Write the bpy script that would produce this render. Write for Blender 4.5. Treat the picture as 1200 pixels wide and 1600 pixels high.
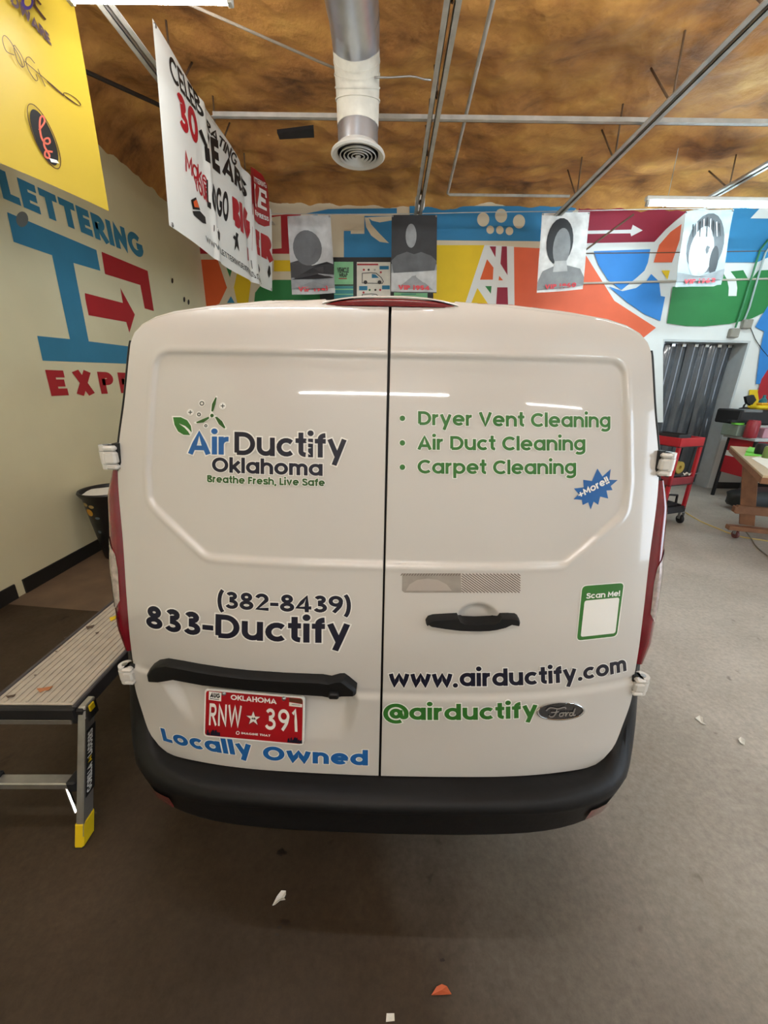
import bpy, math, random
import numpy as np
from mathutils import Vector, Matrix, noise as mnoise
random.seed(7)
PI = math.pi
for o in list(bpy.data.objects):
    bpy.data.objects.remove(o)
scene = bpy.context.scene
COL = scene.collection

# ------------------------------------------------------------------ camera
F = 600.0; CAMH = 1.65
def camvec(u, v): return np.array([(u-600)/F, -(v-800)/F, -1.0])
_Y = camvec(610, 597.2); _Y /= np.linalg.norm(_Y)
_Z = -camvec(564.5, 2573); _Z /= np.linalg.norm(_Z)
_Z = _Z - _Y*(_Z@_Y); _Z /= np.linalg.norm(_Z)
_X = np.cross(_Y, _Z)
RW = np.array([_X, _Y, _Z])
CAM = np.array([0, 0, CAMH])
cd = bpy.data.cameras.new('camera'); cam = bpy.data.objects.new('camera', cd); COL.objects.link(cam)
cd.sensor_fit = 'HORIZONTAL'; cd.sensor_width = 36; cd.lens = 36*F/1200; cd.clip_start = .02; cd.clip_end = 100
m4 = Matrix.Identity(4)
for i in range(3):
    for j in range(3): m4[i][j] = RW[i][j]
m4[0][3], m4[1][3], m4[2][3] = CAM
cam.matrix_world = m4
scene.camera = cam

# ------------------------------------------------------------------ world, exposure
w = bpy.data.worlds.new('world'); scene.world = w; w.use_nodes = True
w.node_tree.nodes['Background'].inputs[0].default_value = (.75, .87, 1, 1)
w.node_tree.nodes['Background'].inputs[1].default_value = 4.0
scene.view_settings.view_transform = 'Standard'; scene.view_settings.look = 'None'
scene.view_settings.exposure = 0.3; scene.view_settings.gamma = 1.0
TUBE_WARM = ((1.0, .985, .95), 60.0)
TUBE_COOL = ((.66, .89, 1.0), 68.0)

# ------------------------------------------------------------------ small tools
def ray(u, v): return RW @ camvec(u, v)
def atX(u, v, x): d = ray(u, v); return CAM + d*(x/d[0])
def atY(u, v, y): d = ray(u, v); return CAM + d*(y/d[1])
def atZ(u, v, z): d = ray(u, v); return CAM + d*((z-CAMH)/d[2])
def atP(u, v, p, n):
    d = ray(u, v); return CAM + d*(((p-CAM)@n)/(d@n))

def lin(c):
    if isinstance(c, str):
        c = c.lstrip('#'); c = [int(c[i:i+2], 16)/255 for i in (0, 2, 4)]
    return tuple((x/12.92 if x <= .04045 else ((x+.055)/1.055)**2.4) for x in c)
MATS = {}
def mat(name, col, rough=.5, metal=0, coat=0, var=.06, scale=9, emit=None, spec=.5, bump=0, col2=None):
    if name in MATS: return MATS[name]
    m = bpy.data.materials.new(name); m.use_nodes = True; nt = m.node_tree
    b = nt.nodes['Principled BSDF']
    c = lin(col)
    b.inputs['Roughness'].default_value = rough; b.inputs['Metallic'].default_value = metal
    b.inputs['Coat Weight'].default_value = coat; b.inputs['Coat Roughness'].default_value = .04
    b.inputs['Specular IOR Level'].default_value = spec
    tc = nt.nodes.new('ShaderNodeTexCoord'); nz = nt.nodes.new('ShaderNodeTexNoise')
    nz.inputs['Scale'].default_value = scale; nz.inputs['Detail'].default_value = 5
    rp = nt.nodes.new('ShaderNodeValToRGB')
    rp.color_ramp.elements[0].position = .3; rp.color_ramp.elements[1].position = .7
    lo = tuple(x*(1-var) for x in c); hi = tuple(min(1, x*(1+var)) for x in c)
    if col2: lo, hi = c, lin(col2)
    rp.color_ramp.elements[0].color = lo+(1,); rp.color_ramp.elements[1].color = hi+(1,)
    nt.links.new(tc.outputs['Object'], nz.inputs['Vector']); nt.links.new(nz.outputs['Fac'], rp.inputs[0])
    nt.links.new(rp.outputs[0], b.inputs['Base Color'])
    if bump:
        bn = nt.nodes.new('ShaderNodeBump'); bn.inputs['Strength'].default_value = bump; bn.inputs['Distance'].default_value = .01
        nt.links.new(nz.outputs['Fac'], bn.inputs['Height']); nt.links.new(bn.outputs[0], b.inputs['Normal'])
    if emit:
        b.inputs['Emission Color'].default_value = emit[0]+(1,); b.inputs['Emission Strength'].default_value = emit[1]
    MATS[name] = m
    return m

class MB:
    def __init__(s): s.v = []; s.f = []; s.m = []; s.mats = []
    def mi(s, m):
        if m not in s.mats: s.mats.append(m)
        return s.mats.index(m)
    def add(s, vs, fs, m):
        k = len(s.v); i = s.mi(m)
        s.v.extend([tuple(map(float, p)) for p in vs])
        for f in fs: s.f.append(tuple(k+a for a in f)); s.m.append(i)
    def poly(s, pts, m): s.add(pts, [tuple(range(len(pts)))], m)
    def box(s, x0, y0, z0, x1, y1, z1, m, T=None):
        vs = [(x, y, z) for x in (x0, x1) for y in (y0, y1) for z in (z0, z1)]
        if T: vs = [T(*p) for p in vs]
        s.add(vs, [(0, 1, 3, 2), (4, 6, 7, 5), (0, 4, 5, 1), (2, 3, 7, 6), (0, 2, 6, 4), (1, 5, 7, 3)], m)
    def rbox(s, x0, y0, z0, x1, y1, z1, m, b=.01, T=None):
        # box with all twelve edges chamfered
        pts = {}
        vs = []
        for sx in (0, 1):
            for sy in (0, 1):
                for sz in (0, 1):
                    X = (x0, x1)[sx]; Y = (y0, y1)[sy]; Z = (z0, z1)[sz]
                    ix = X+(b if sx == 0 else -b); iy = Y+(b if sy == 0 else -b); iz = Z+(b if sz == 0 else -b)
                    for k, p in enumerate(((X, iy, iz), (ix, Y, iz), (ix, iy, Z))):
                        pts[(sx, sy, sz, k)] = len(vs); vs.append(p)
        fs = []
        for a in (0, 1):
            fs.append([pts[(a, 0, 0, 0)], pts[(a, 1, 0, 0)], pts[(a, 1, 1, 0)], pts[(a, 0, 1, 0)]])
            fs.append([pts[(0, a, 0, 1)], pts[(1, a, 0, 1)], pts[(1, a, 1, 1)], pts[(0, a, 1, 1)]])
            fs.append([pts[(0, 0, a, 2)], pts[(1, 0, a, 2)], pts[(1, 1, a, 2)], pts[(0, 1, a, 2)]])
            for c in (0, 1):
                fs.append([pts[(a, c, 0, 0)], pts[(a, c, 1, 0)], pts[(a, c, 1, 1)], pts[(a, c, 0, 1)]])
                fs.append([pts[(a, 0, c, 0)], pts[(a, 1, c, 0)], pts[(a, 1, c, 2)], pts[(a, 0, c, 2)]])
                fs.append([pts[(0, a, c, 1)], pts[(1, a, c, 1)], pts[(1, a, c, 2)], pts[(0, a, c, 2)]])
        for sx in (0, 1):
            for sy in (0, 1):
                for sz in (0, 1): fs.append([pts[(sx, sy, sz, k)] for k in range(3)])
        if T: vs = [T(*p) for p in vs]
        s.add(vs, fs, m)
    def tube(s, pts, r, m, n=10, caps=True):
        pts = [Vector(p) for p in pts]; rs = r if isinstance(r, (list, tuple)) else [r]*len(pts)
        rings = []; up = None
        for i, p in enumerate(pts):
            d = (pts[min(i+1, len(pts)-1)]-pts[max(i-1, 0)]).normalized()
            if up is None: up = d.orthogonal().normalized()
            up = (up-d*up.dot(d)).normalized(); q = d.cross(up)
            rings.append([p+(up*math.cos(2*PI*k/n)+q*math.sin(2*PI*k/n))*rs[i] for k in range(n)])
        vs = [x for rg in rings for x in rg]; fs = []
        for i in range(len(pts)-1):
            for k in range(n):
                a = i*n+k; b = i*n+(k+1) % n
                fs.append((a, b, b+n, a+n))
        if caps: fs.append(tuple(range(n-1, -1, -1))); fs.append(tuple((len(pts)-1)*n+k for k in range(n)))
        s.add(vs, fs, m)
    def lathe(s, c, prof, m, n=32, axis='z'):
        vs = []; fs = []
        for (r, h) in prof:
            for k in range(n):
                a = 2*PI*k/n
                if axis == 'z': vs.append((c[0]+r*math.cos(a), c[1]+r*math.sin(a), c[2]+h))
                elif axis == 'x': vs.append((c[0]+h, c[1]+r*math.cos(a), c[2]+r*math.sin(a)))
                else: vs.append((c[0]+r*math.cos(a), c[1]+h, c[2]+r*math.sin(a)))
        for i in range(len(prof)-1):
            for k in range(n):
                a = i*n+k; b = i*n+(k+1) % n; fs.append((a, b, b+n, a+n))
        s.add(vs, fs, m)
    def grid(s, P, m, closed=False):
        P = np.asarray(P); a, b = P.shape[:2]; vs = P.reshape(-1, 3)
        fs = [(i*b+j, i*b+j+1, (i+1)*b+j+1, (i+1)*b+j) for i in range(a-1) for j in range(b-1)]
        if closed: fs += [(i*b+b-1, i*b, (i+1)*b, (i+1)*b+b-1) for i in range(a-1)]
        s.add(vs, fs, m)
    def prism(s, pts, off, m):
        # closed outline swept by vector off
        n = len(pts); o = np.array(off); a = [np.array(p) for p in pts]
        s.add(a+[p+o for p in a], [tuple(range(n)), tuple(range(2*n-1, n-1, -1))]+[(i, (i+1) % n, n+(i+1) % n, n+i) for i in range(n)], m)

def obj(name, mb, parent=None, smooth=False, kind=None, bevel=0, angle=35):
    vs = mb.v; loc = Vector((0, 0, 0))
    if parent is None and kind is None:
        a = np.array(vs); loc = Vector(((a[:, 0].min()+a[:, 0].max())/2, (a[:, 1].min()+a[:, 1].max())/2, a[:, 2].min()))
        vs = [tuple(Vector(p)-loc) for p in vs]
    me = bpy.data.meshes.new(name); me.from_pydata(vs, [], mb.f)
    for m in mb.mats: me.materials.append(m)
    me.polygons.foreach_set('material_index', mb.m)
    if smooth: me.polygons.foreach_set('use_smooth', [True]*len(me.polygons))
    me.update()
    o = bpy.data.objects.new(name, me); COL.objects.link(o); o.location = loc
    if smooth == 'auto': me.set_sharp_from_angle(angle=math.radians(angle))
    if bevel:
        bm = o.modifiers.new('bevel', 'BEVEL'); bm.width = bevel; bm.segments = 3; bm.limit_method = 'ANGLE'; bm.angle_limit = math.radians(40)
    if kind: o['kind'] = kind
    if parent is not None:
        o.parent = parent
        p = parent; t = Vector((0, 0, 0))
        while p is not None: t = t+p.location; p = p.parent
        o.location = -t
    return o
def tag(o, label, cat, group=None, kind=None):
    o['label'] = label; o['category'] = cat
    if group: o['group'] = group
    if kind: o['kind'] = kind
    return o
def thing(name, loc, label, cat, group=None):
    o = bpy.data.objects.new(name, None); COL.objects.link(o); o.location = loc; o.empty_display_size = .1
    return tag(o, label, cat, group)

# ------------------------------------------------------------------ stroke lettering (geometric sans)
def arc(cx, cy, rx, ry, a0, a1, n=14):
    return [(cx+rx*math.cos(math.radians(a0+(a1-a0)*i/n)), cy+ry*math.sin(math.radians(a0+(a1-a0)*i/n))) for i in range(n+1)]
def spl(P, n=6):
    P = [np.array(p, float) for p in P]; Q = [2*P[0]-P[1]]+P+[2*P[-1]-P[-2]]; out = []
    for i in range(1, len(Q)-2):
        for k in range(n):
            t = k/n; a, b, c, d = Q[i-1:i+3]
            out.append(tuple(.5*((2*b)+(c-a)*t+(2*a-5*b+4*c-d)*t*t+(3*b-a-3*c+d)*t**3)))
    out.append(tuple(P[-1])); return out
XH = .80; AS = 1.05
def glyph(ch, h):
    X = XH; r = X/2-h; q = .40-h; S = []
    full = lambda cx, cy, rx, ry: S.append((arc(cx, cy, rx, ry, 0, 360, 28)[:-1], True))
    L = lambda *p: S.append((list(p), False))
    A = lambda p: S.append((p, False))
    dot = None; wd = .8
    if ch == ' ': return [], .30, None
    if ch == 'a': full(.4, X/2, q, r); L((.8-h, 0), (.8-h, X))
    elif ch == 'b': full(.4, X/2, q, r); L((h, 0), (h, AS))
    elif ch == 'c': A(arc(.4, X/2, q, r, 45, 315)); wd = .70
    elif ch == 'd': full(.4, X/2, q, r); L((.8-h, 0), (.8-h, AS))
    elif ch == 'e': A(arc(.4, X/2, q, r, 0, 318, 22)); L((h*1.3, X/2), (.8-h*.2, X/2))
    elif ch == 'f': A([(.22, 0), (.22, AS-.26)]+arc(.42, AS-.26, .2, .26-h, 180, 88, 8)); L((0, X-h), (.44, X-h)); wd = .44
    elif ch == 'g': full(.4, X/2, q, r); A([(.8-h, X), (.8-h, 0)]+arc(.4, -.02, q, .30-h, 0, -145, 12))
    elif ch == 'h': L((h, 0), (h, AS)); A(arc(.37, X-.37, .37-h, .37-h, 180, 0, 12)+[(.74-h, 0)]); wd = .74
    elif ch == 'i': L((h, 0), (h, X)); dot = (h, X+.23, max(.115, h*1.25)); wd = 2*h
    elif ch == 'k': L((h, 0), (h, AS)); L((h, .26), (.60, X-.02)); L((.26, .42), (.62, .0)); wd = .66
    elif ch == 'l': L((h, 0), (h, AS)); wd = 2*h
    elif ch == 'm':
        L((h, 0), (h, X)); A(arc(.32, X-.32, .32-h, .32-h, 180, 0, 10)+[(.64-h, 0)])
        A(arc(.96-2*h, X-.32, .32-h, .32-h, 180, 0, 10)+[(1.28-3*h, 0)]); wd = 1.28-2*h
    elif ch == 'n': L((h, 0), (h, X)); A(arc(.37, X-.37, .37-h, .37-h, 180, 0, 12)+[(.74-h, 0)]); wd = .74
    elif ch == 'o': full(.4, X/2, q, r)
    elif ch == 'p': full(.4, X/2, q, r); L((h, -.3), (h, X))
    elif ch == 'r': L((h, 0), (h, X)); A(arc(.36, X-.36, .36-h, .36-h, 180, 82, 8)); wd = .44
    elif ch == 's': A(spl([(.56, X-.22), (.44, X-h), (.30, X-h), (.12, X-.15), (.16, X/2+.06), (.34, X/2), (.50, X/2-.07), (.52, .14), (.34, h), (.18, h), (.05, .22)])); wd = .60
    elif ch == 't': A([(.22, X+.25), (.22, .24)]+arc(.42, .24, .2, .24-h, 180, 268, 8)); L((0, X-h), (.44, X-h)); wd = .44
    elif ch == 'u': L((.74-h, 0), (.74-h, X)); A([(h, X)]+arc(.37, .37, .37-h, .37-h, 180, 360, 12)); wd = .74
    elif ch == 'v': L((h*.9, X), (.37, .03), (.74-h*.9, X)); wd = .74
    elif ch == 'w': L((h*.9, X), (.30, .05), (.56, X-.06), (.82, .05), (1.12-h*.9, X)); wd = 1.12
    elif ch == 'y': L((h*.9, X), (.38, .06)); L((.76-h*.9, X), (.26, -.32)); wd = .76
    elif ch == 'A': L((h*.8, 0), (.45, 1-h*.6), (.90-h*.8, 0)); L((.2, .28), (.7, .28)); wd = .9
    elif ch == 'B': A([(h, h), (h, 1-h), (.38, 1-h)]+arc(.38, .76, .25-h*.6, .24-h, 90, -90, 10)+[(h, .52)]); A([(.36, .52)]+arc(.42, .27, .27-h*.6, .27-h, 90, -90, 10)+[(h, h)]); wd = .70
    elif ch == 'C': A(arc(.5, .5, .5-h, .5-h, 45, 315, 20)); wd = .88
    elif ch == 'D': A([(h, h), (h, 1-h), (.36, 1-h)]+arc(.36, .5, .5-h, .5-h, 90, -90, 16)+[(h, h)]); wd = .86
    elif ch == 'E': L((.58, 1-h), (h, 1-h), (h, h), (.58, h)); L((h, .5), (.54, .5)); wd = .60
    elif ch == 'F': L((.56, 1-h), (h, 1-h), (h, 0)); L((h, .5), (.50, .5)); wd = .56
    elif ch == 'G': A(arc(.5, .5, .5-h, .5-h, 45, 350, 20)); L((.97, .46), (.55, .46)); wd = .98
    elif ch == 'H': L((h, 0), (h, 1)); L((.74-h, 0), (.74-h, 1)); L((h, .5), (.74-h, .5)); wd = .74
    elif ch == 'I': L((h, 0), (h, 1)); wd = 2*h
    elif ch == 'K': L((h, 0), (h, 1)); L((h, .36), (.66, .98)); L((.28, .56), (.68, .02)); wd = .70
    elif ch == 'L': L((h, 1), (h, h), (.54, h)); wd = .54
    elif ch == 'M': L((h, 0), (h, 1-h*.5), (.46, .30), (.92-h, 1-h*.5), (.92-h, 0)); wd = .92
    elif ch == 'N': L((h, 0), (h, 1-h*.6), (.76-h, h*.6), (.76-h, 1)); wd = .76
    elif ch == 'O': full(.5, .5, .5-h, .5-h); wd = 1.0
    elif ch == 'P': A([(h, 0), (h, 1-h), (.36, 1-h)]+arc(.36, .70, .30-h, .30-h, 90, -90, 10)+[(h, .40+h)]); wd = .66
    elif ch == 'R': A([(h, 0), (h, 1-h), (.36, 1-h)]+arc(.36, .71, .29-h, .29-h, 90, -90, 10)+[(h, .42+h)]); L((.32, .46), (.64, .01)); wd = .68
    elif ch == 'S': A(spl([(.60, .74), (.50, 1-h*1.3), (.33, 1-h), (.14, .86), (.15, .64), (.34, .53), (.54, .42), (.58, .20), (.36, h), (.16, h*1.3), (.05, .27)])); wd = .66
    elif ch == 'T': L((.33, 0), (.33, 1)); L((0, 1-h), (.66, 1-h)); wd = .66
    elif ch == 'U': A([(h, 1), (h, .36)]+arc(.37, .36, .37-h, .36-h, 180, 360, 12)+[(.74-h, 1)]); wd = .74
    elif ch == 'V': L((h*.8, 1), (.42, .04), (.84-h*.8, 1)); wd = .84
    elif ch == 'W': L((h*.8, 1), (.32, .05), (.60, .95), (.88, .05), (1.20-h*.8, 1)); wd = 1.2
    elif ch == 'X': L((h, 0), (.74-h, 1)); L((h, 1), (.74-h, 0)); wd = .74
    elif ch == 'Y': L((h*.8, 1), (.40, .46), (.80-h*.8, 1)); L((.40, 0), (.40, .5)); wd = .8
    elif ch == '0': full(.36, .5, .36-h, .5-h); wd = .72
    elif ch == '1': L((.06, .80), (.30-h, .98), (.30-h, 0)); wd = .34
    elif ch == '2': A(arc(.33, .68, .33-h, .32-h, 165, -20, 12)+[(h*1.1, h), (.66, h)]); wd = .66
    elif ch == '3': A(arc(.33, .755, .28-h, .245-h, 160, -90, 10)+arc(.33, .28, .33-h, .28-h, 90, -160, 12)); wd = .66
    elif ch == '4': L((.52, 0), (.52, 1-h), (h*.7, .26), (.74, .26)); wd = .74
    elif ch == '5': A([(.58, 1-h), (.16, 1-h), (.12, .55)]+arc(.33, .33, .33-h, .33-h, 125, -155, 14)); wd = .66
    elif ch == '6': full(.34, .32, .34-h, .32-h); A(spl([(.09, .36), (.18, .66), (.44, .98)])); wd = .68
    elif ch == '8': full(.34, .74, .28-h, .26-h); full(.34, .27, .34-h, .27-h); wd = .68
    elif ch == '9': full(.34, .68, .34-h, .32-h); A(spl([(.59, .62), (.50, .36), (.24, .02)])); wd = .68
    elif ch == '(': A(arc(.42, .42, .32, .72, 118, 242, 10)); wd = .30
    elif ch == ')': A(arc(-.12, .42, .32, .72, 62, -62, 10)); wd = .30
    elif ch == '-': L((0, .40), (.40, .40)); wd = .40
    elif ch == '.': dot = (.11, .10, max(.11, h*1.2)); wd = .22
    elif ch == ',': L((.16, .14), (.06, -.16)); wd = .22
    elif ch == '!': L((h, .30), (h, 1)); dot = (h, .10, h*1.3); wd = 2*h
    elif ch == '+': L((0, .42), (.72, .42)); L((.36, .06), (.36, .78)); wd = .72
    elif ch == '@':
        full(.56, .38, .24-h*.4, .26-h*.4); A([(.80-h*.3, .62), (.80-h*.3, .28)]+arc(.93, .28, .13, .15, 180, 330, 8)+arc(.56, .38, .50, .54, 5, 300, 26)[0:]); wd = 1.12
    else: L((0, 0), (.5, 0)); wd = .5
    return S, wd, dot
def ribbon(pts, hw, closed, ext=0):
    P = [np.array(p, float) for p in pts]
    Q = [P[0]]
    for p in P[1:]:
        if np.linalg.norm(p-Q[-1]) > 1e-5: Q.append(p)
    P = Q; n = len(P)
    if ext and not closed:
        a = P[0]-P[1]; b = P[-1]-P[-2]
        P[0] = P[0]+a/np.linalg.norm(a)*ext; P[-1] = P[-1]+b/np.linalg.norm(b)*ext
    # subdivide long runs so the ribbon can follow a curved surface
    R = []
    for i in range(n if closed else n-1):
        a = P[i]; b = P[(i+1) % n]; k = max(1, int(np.linalg.norm(b-a)/.35))
        for j in range(k): R.append(a+(b-a)*j/k)
    if not closed: R.append(P[-1])
    P = R; n = len(P); lft = []; rgt = []
    for i in range(n):
        if closed: d0 = P[i]-P[i-1]; d1 = P[(i+1) % n]-P[i]
        else: d0 = P[i]-P[i-1] if i else P[1]-P[0]; d1 = P[i+1]-P[i] if i < n-1 else P[-1]-P[-2]
        d0 = d0/np.linalg.norm(d0); d1 = d1/np.linalg.norm(d1)
        n0 = np.array([-d0[1], d0[0]]); n1 = np.array([-d1[1], d1[0]])
        mv = n0+n1; l = np.linalg.norm(mv); mv = mv/l if l > 1e-6 else n0
        k = 1/max(mv@n1, .1); k = k if k < 1.45 else 1.15
        lft.append(P[i]+mv*hw*k); rgt.append(P[i]-mv*hw*k)
    out = []
    for i in range(n if closed else n-1):
        j = (i+1) % n; out.append([lft[i], rgt[i], rgt[j], lft[j]])
    return out
def layout(text, t=.17, sp=.11, halo=0, slant=0, wscale=1):
    """list of strokes, each a list of polygons in cap-height units, plus total width"""
    t *= 1.12; sp *= .62; h = t/2; x = 0; out = []
    for ch in text:
        S, wd, dot = glyph(ch, h)
        for pts, cl in S:
            qs = ribbon(pts, h+halo, cl, halo)
            out.append([[(p[0]+x+slant*p[1], p[1]) for p in q] for q in qs])
        if dot:
            out.append([[(x+dot[0]+(dot[2]+halo)*math.cos(2*PI*k/18)+slant*dot[1], dot[1]+(dot[2]+halo)*math.sin(2*PI*k/18)) for k in range(18)]])
        x += wd+sp
    return out, x-sp
def write(mb, text, frame, m, t=.17, sp=.11, halo=0, slant=0, lift=0.0, outl=None, mhalo=None):
    """frame(a, b, lift) -> 3D point; a runs 0..1 along the baseline, b is in cap heights"""
    if outl:
        st, W = layout(text, t, sp, outl, slant)
        for k, s in enumerate(st):
            for q in s: mb.poly([frame(p[0]/W, p[1], lift+k*4e-6) for p in q], mhalo)
        lift += .0005
    st, W = layout(text, t, sp, halo, slant)
    for k, s in enumerate(st):
        for q in s: mb.poly([frame(p[0]/W, p[1], lift+k*5e-6) for p in q], m)
def quadframe(bl, br, tl, tr, nrm):
    bl, br, tl, tr = map(np.array, (bl, br, tl, tr)); nrm = np.array(nrm, float)
    def f(a, b, l):
        lo = bl+(br-bl)*a; hi = tl+(tr-tl)*a
        return lo+(hi-lo)*b+nrm*l
    return f
def pxframe(hitfn, BL, BR, TL, TR=None, nrm=(0, -1, 0)):
    if TR is None: TR = (BR[0]+TL[0]-BL[0], BR[1]+TL[1]-BL[1])
    return quadframe(hitfn(*BL), hitfn(*BR), hitfn(*TL), hitfn(*TR), nrm)

# ------------------------------------------------------------------ materials
M_wall = mat('wall paint', '#dfdab9', .75, var=.05, scale=1.6)
M_wallR = mat('white wall paint', '#dcdcd6', .7, var=.04, scale=2)
M_dark = mat('black rubber', '#17171a', .6)
M_blackplastic = mat('black plastic', '#0f0f11', .5, var=.15, scale=40, bump=.08, spec=.3)
M_paint = mat('white van paint', '#d2cfca', .32, coat=1.0, var=.012, scale=3)
M_steel = mat('galvanised steel', '#a9abad', .35, metal=.9, var=.15, scale=6)
M_greysteel = mat('painted grey steel', '#b4b2ac', .5, metal=.15, var=.18, scale=8)
M_rust = mat('dark rod', '#6a5440', .7, var=.2, scale=20)
M_white = mat('white vinyl', '#f4f4f0', .4, var=.01)
M_navy = mat('navy vinyl', '#12142a', .35, var=.05)
M_blue = mat('blue vinyl', '#1f62a8', .35, var=.03)
M_green = mat('green vinyl', '#33752c', .35, var=.05)
M_green2 = mat('dark green vinyl', '#2c5a22', .35, var=.1)
M_red = mat('red print', '#b01525', .45, var=.04)
M_black = mat('black print', '#161618', .5, var=.05)
M_chrome = mat('chrome', '#e0e2e4', .12, metal=1, var=.03)
M_alu = mat('brushed aluminium', '#b9b9b6', .38, metal=.85, var=.1, scale=25)
M_redlens = mat('red tail lens', '#74061a', .12, coat=1, var=.15, scale=22)
M_clearlens = mat('clear lens', '#b9aaa6', .12, metal=.45, coat=1, var=.35, scale=55)
M_cream = mat('mural cream', '#dccfb4', .7, var=.03, scale=3)
M_mwhite = mat('mural white', '#dfe2e0', .7, var=.03, scale=3)
M_mred = mat('mural red', '#a81724', .65, var=.05, scale=4)
M_mmaroon = mat('mural maroon', '#8f1a35', .65, var=.05, scale=4)
M_morange = mat('mural orange', '#d75a24', .65, var=.04, scale=4)
M_msalmon = mat('mural salmon', '#e2653f', .65, var=.04, scale=4)
M_myellow = mat('mural yellow', '#e2bf12', .65, var=.04, scale=4)
M_mgreen = mat('mural green', '#23793d', .65, var=.05, scale=4)
M_mblue = mat('mural blue', '#2f83b6', .65, var=.05, scale=4)
M_mblue2 = mat('mural bright blue', '#2c7fcb', .65, var=.05, scale=4)
M_signblue = mat('sign blue', '#2f7fa6', .65, var=.06, scale=4)
M_wood = mat('plywood brown', '#8a5f42', .6, var=.2, scale=12)
M_redpaint = mat('red cart plastic', '#b01e2c', .4, var=.08)
M_yellow = mat('yellow plastic', '#e6c416', .45, var=.06)

def floor_material():
    m = bpy.data.materials.new('concrete floor'); m.use_nodes = True; nt = m.node_tree; N = nt.nodes; Lk = nt.links
    b = N['Principled BSDF']; tc = N.new('ShaderNodeTexCoord'); b.inputs['Specular IOR Level'].default_value = .22
    def nz(s, d=6, r=.6):
        n = N.new('ShaderNodeTexNoise'); n.inputs['Scale'].default_value = s; n.inputs['Detail'].default_value = d
        n.inputs['Roughness'].default_value = r; Lk.new(tc.outputs['Object'], n.inputs['Vector']); return n
    def ramp(src, p0, p1, c0, c1):
        r = N.new('ShaderNodeValToRGB'); r.color_ramp.elements[0].position = p0; r.color_ramp.elements[1].position = p1
        r.color_ramp.elements[0].color = c0+(1,); r.color_ramp.elements[1].color = c1+(1,); Lk.new(src, r.inputs[0]); return r
    def mix(fac, a, b_, mode='MIX'):
        x = N.new('ShaderNodeMix'); x.data_type = 'RGBA'; x.blend_type = mode
        if hasattr(fac, 'default_value'): Lk.new(fac, x.inputs[0])
        else: x.inputs[0].default_value = fac
        Lk.new(a, x.inputs[6]); Lk.new(b_, x.inputs[7]); return x.outputs[2]
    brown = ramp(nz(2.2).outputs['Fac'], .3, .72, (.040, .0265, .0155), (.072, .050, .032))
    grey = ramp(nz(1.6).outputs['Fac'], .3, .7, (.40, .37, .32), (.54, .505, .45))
    # uneven light put into the colour: stained, shaded brown, and lit grey at right
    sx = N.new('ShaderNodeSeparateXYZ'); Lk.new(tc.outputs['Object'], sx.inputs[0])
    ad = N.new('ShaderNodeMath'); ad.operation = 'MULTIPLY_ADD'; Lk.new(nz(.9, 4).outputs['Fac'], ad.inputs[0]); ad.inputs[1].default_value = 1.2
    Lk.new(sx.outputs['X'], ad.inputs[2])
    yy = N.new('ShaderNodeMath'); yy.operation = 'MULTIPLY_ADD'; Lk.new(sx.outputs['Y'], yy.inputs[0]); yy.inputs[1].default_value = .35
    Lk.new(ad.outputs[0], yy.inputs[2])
    bk_ = N.new('ShaderNodeMapRange'); bk_.inputs['From Min'].default_value = -.5; bk_.inputs['From Max'].default_value = -1.6; Lk.new(sx.outputs['Y'], bk_.inputs[0])  # floor behind the camera lightened to bounce light onto the lower doors
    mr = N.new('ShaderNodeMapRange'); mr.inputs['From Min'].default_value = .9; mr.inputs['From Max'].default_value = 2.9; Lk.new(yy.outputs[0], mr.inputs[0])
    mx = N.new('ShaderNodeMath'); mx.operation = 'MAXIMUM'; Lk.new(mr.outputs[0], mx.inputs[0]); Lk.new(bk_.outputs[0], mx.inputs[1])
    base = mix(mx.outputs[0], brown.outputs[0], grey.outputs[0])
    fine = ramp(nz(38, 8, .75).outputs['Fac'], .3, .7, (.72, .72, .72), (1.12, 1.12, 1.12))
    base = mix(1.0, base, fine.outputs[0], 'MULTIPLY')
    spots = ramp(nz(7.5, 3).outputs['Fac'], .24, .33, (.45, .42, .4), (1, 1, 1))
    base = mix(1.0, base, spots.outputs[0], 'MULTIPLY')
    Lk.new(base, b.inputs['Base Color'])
    rr = ramp(nz(3).outputs['Fac'], .3, .7, (.42,)*3, (.68,)*3); Lk.new(rr.outputs[0], b.inputs['Roughness'])
    bp = N.new('ShaderNodeBump'); bp.inputs['Strength'].default_value = .12; bp.inputs['Distance'].default_value = .004
    Lk.new(nz(45, 8).outputs['Fac'], bp.inputs['Height']); Lk.new(bp.outputs[0], b.inputs['Normal'])
    return m
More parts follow.
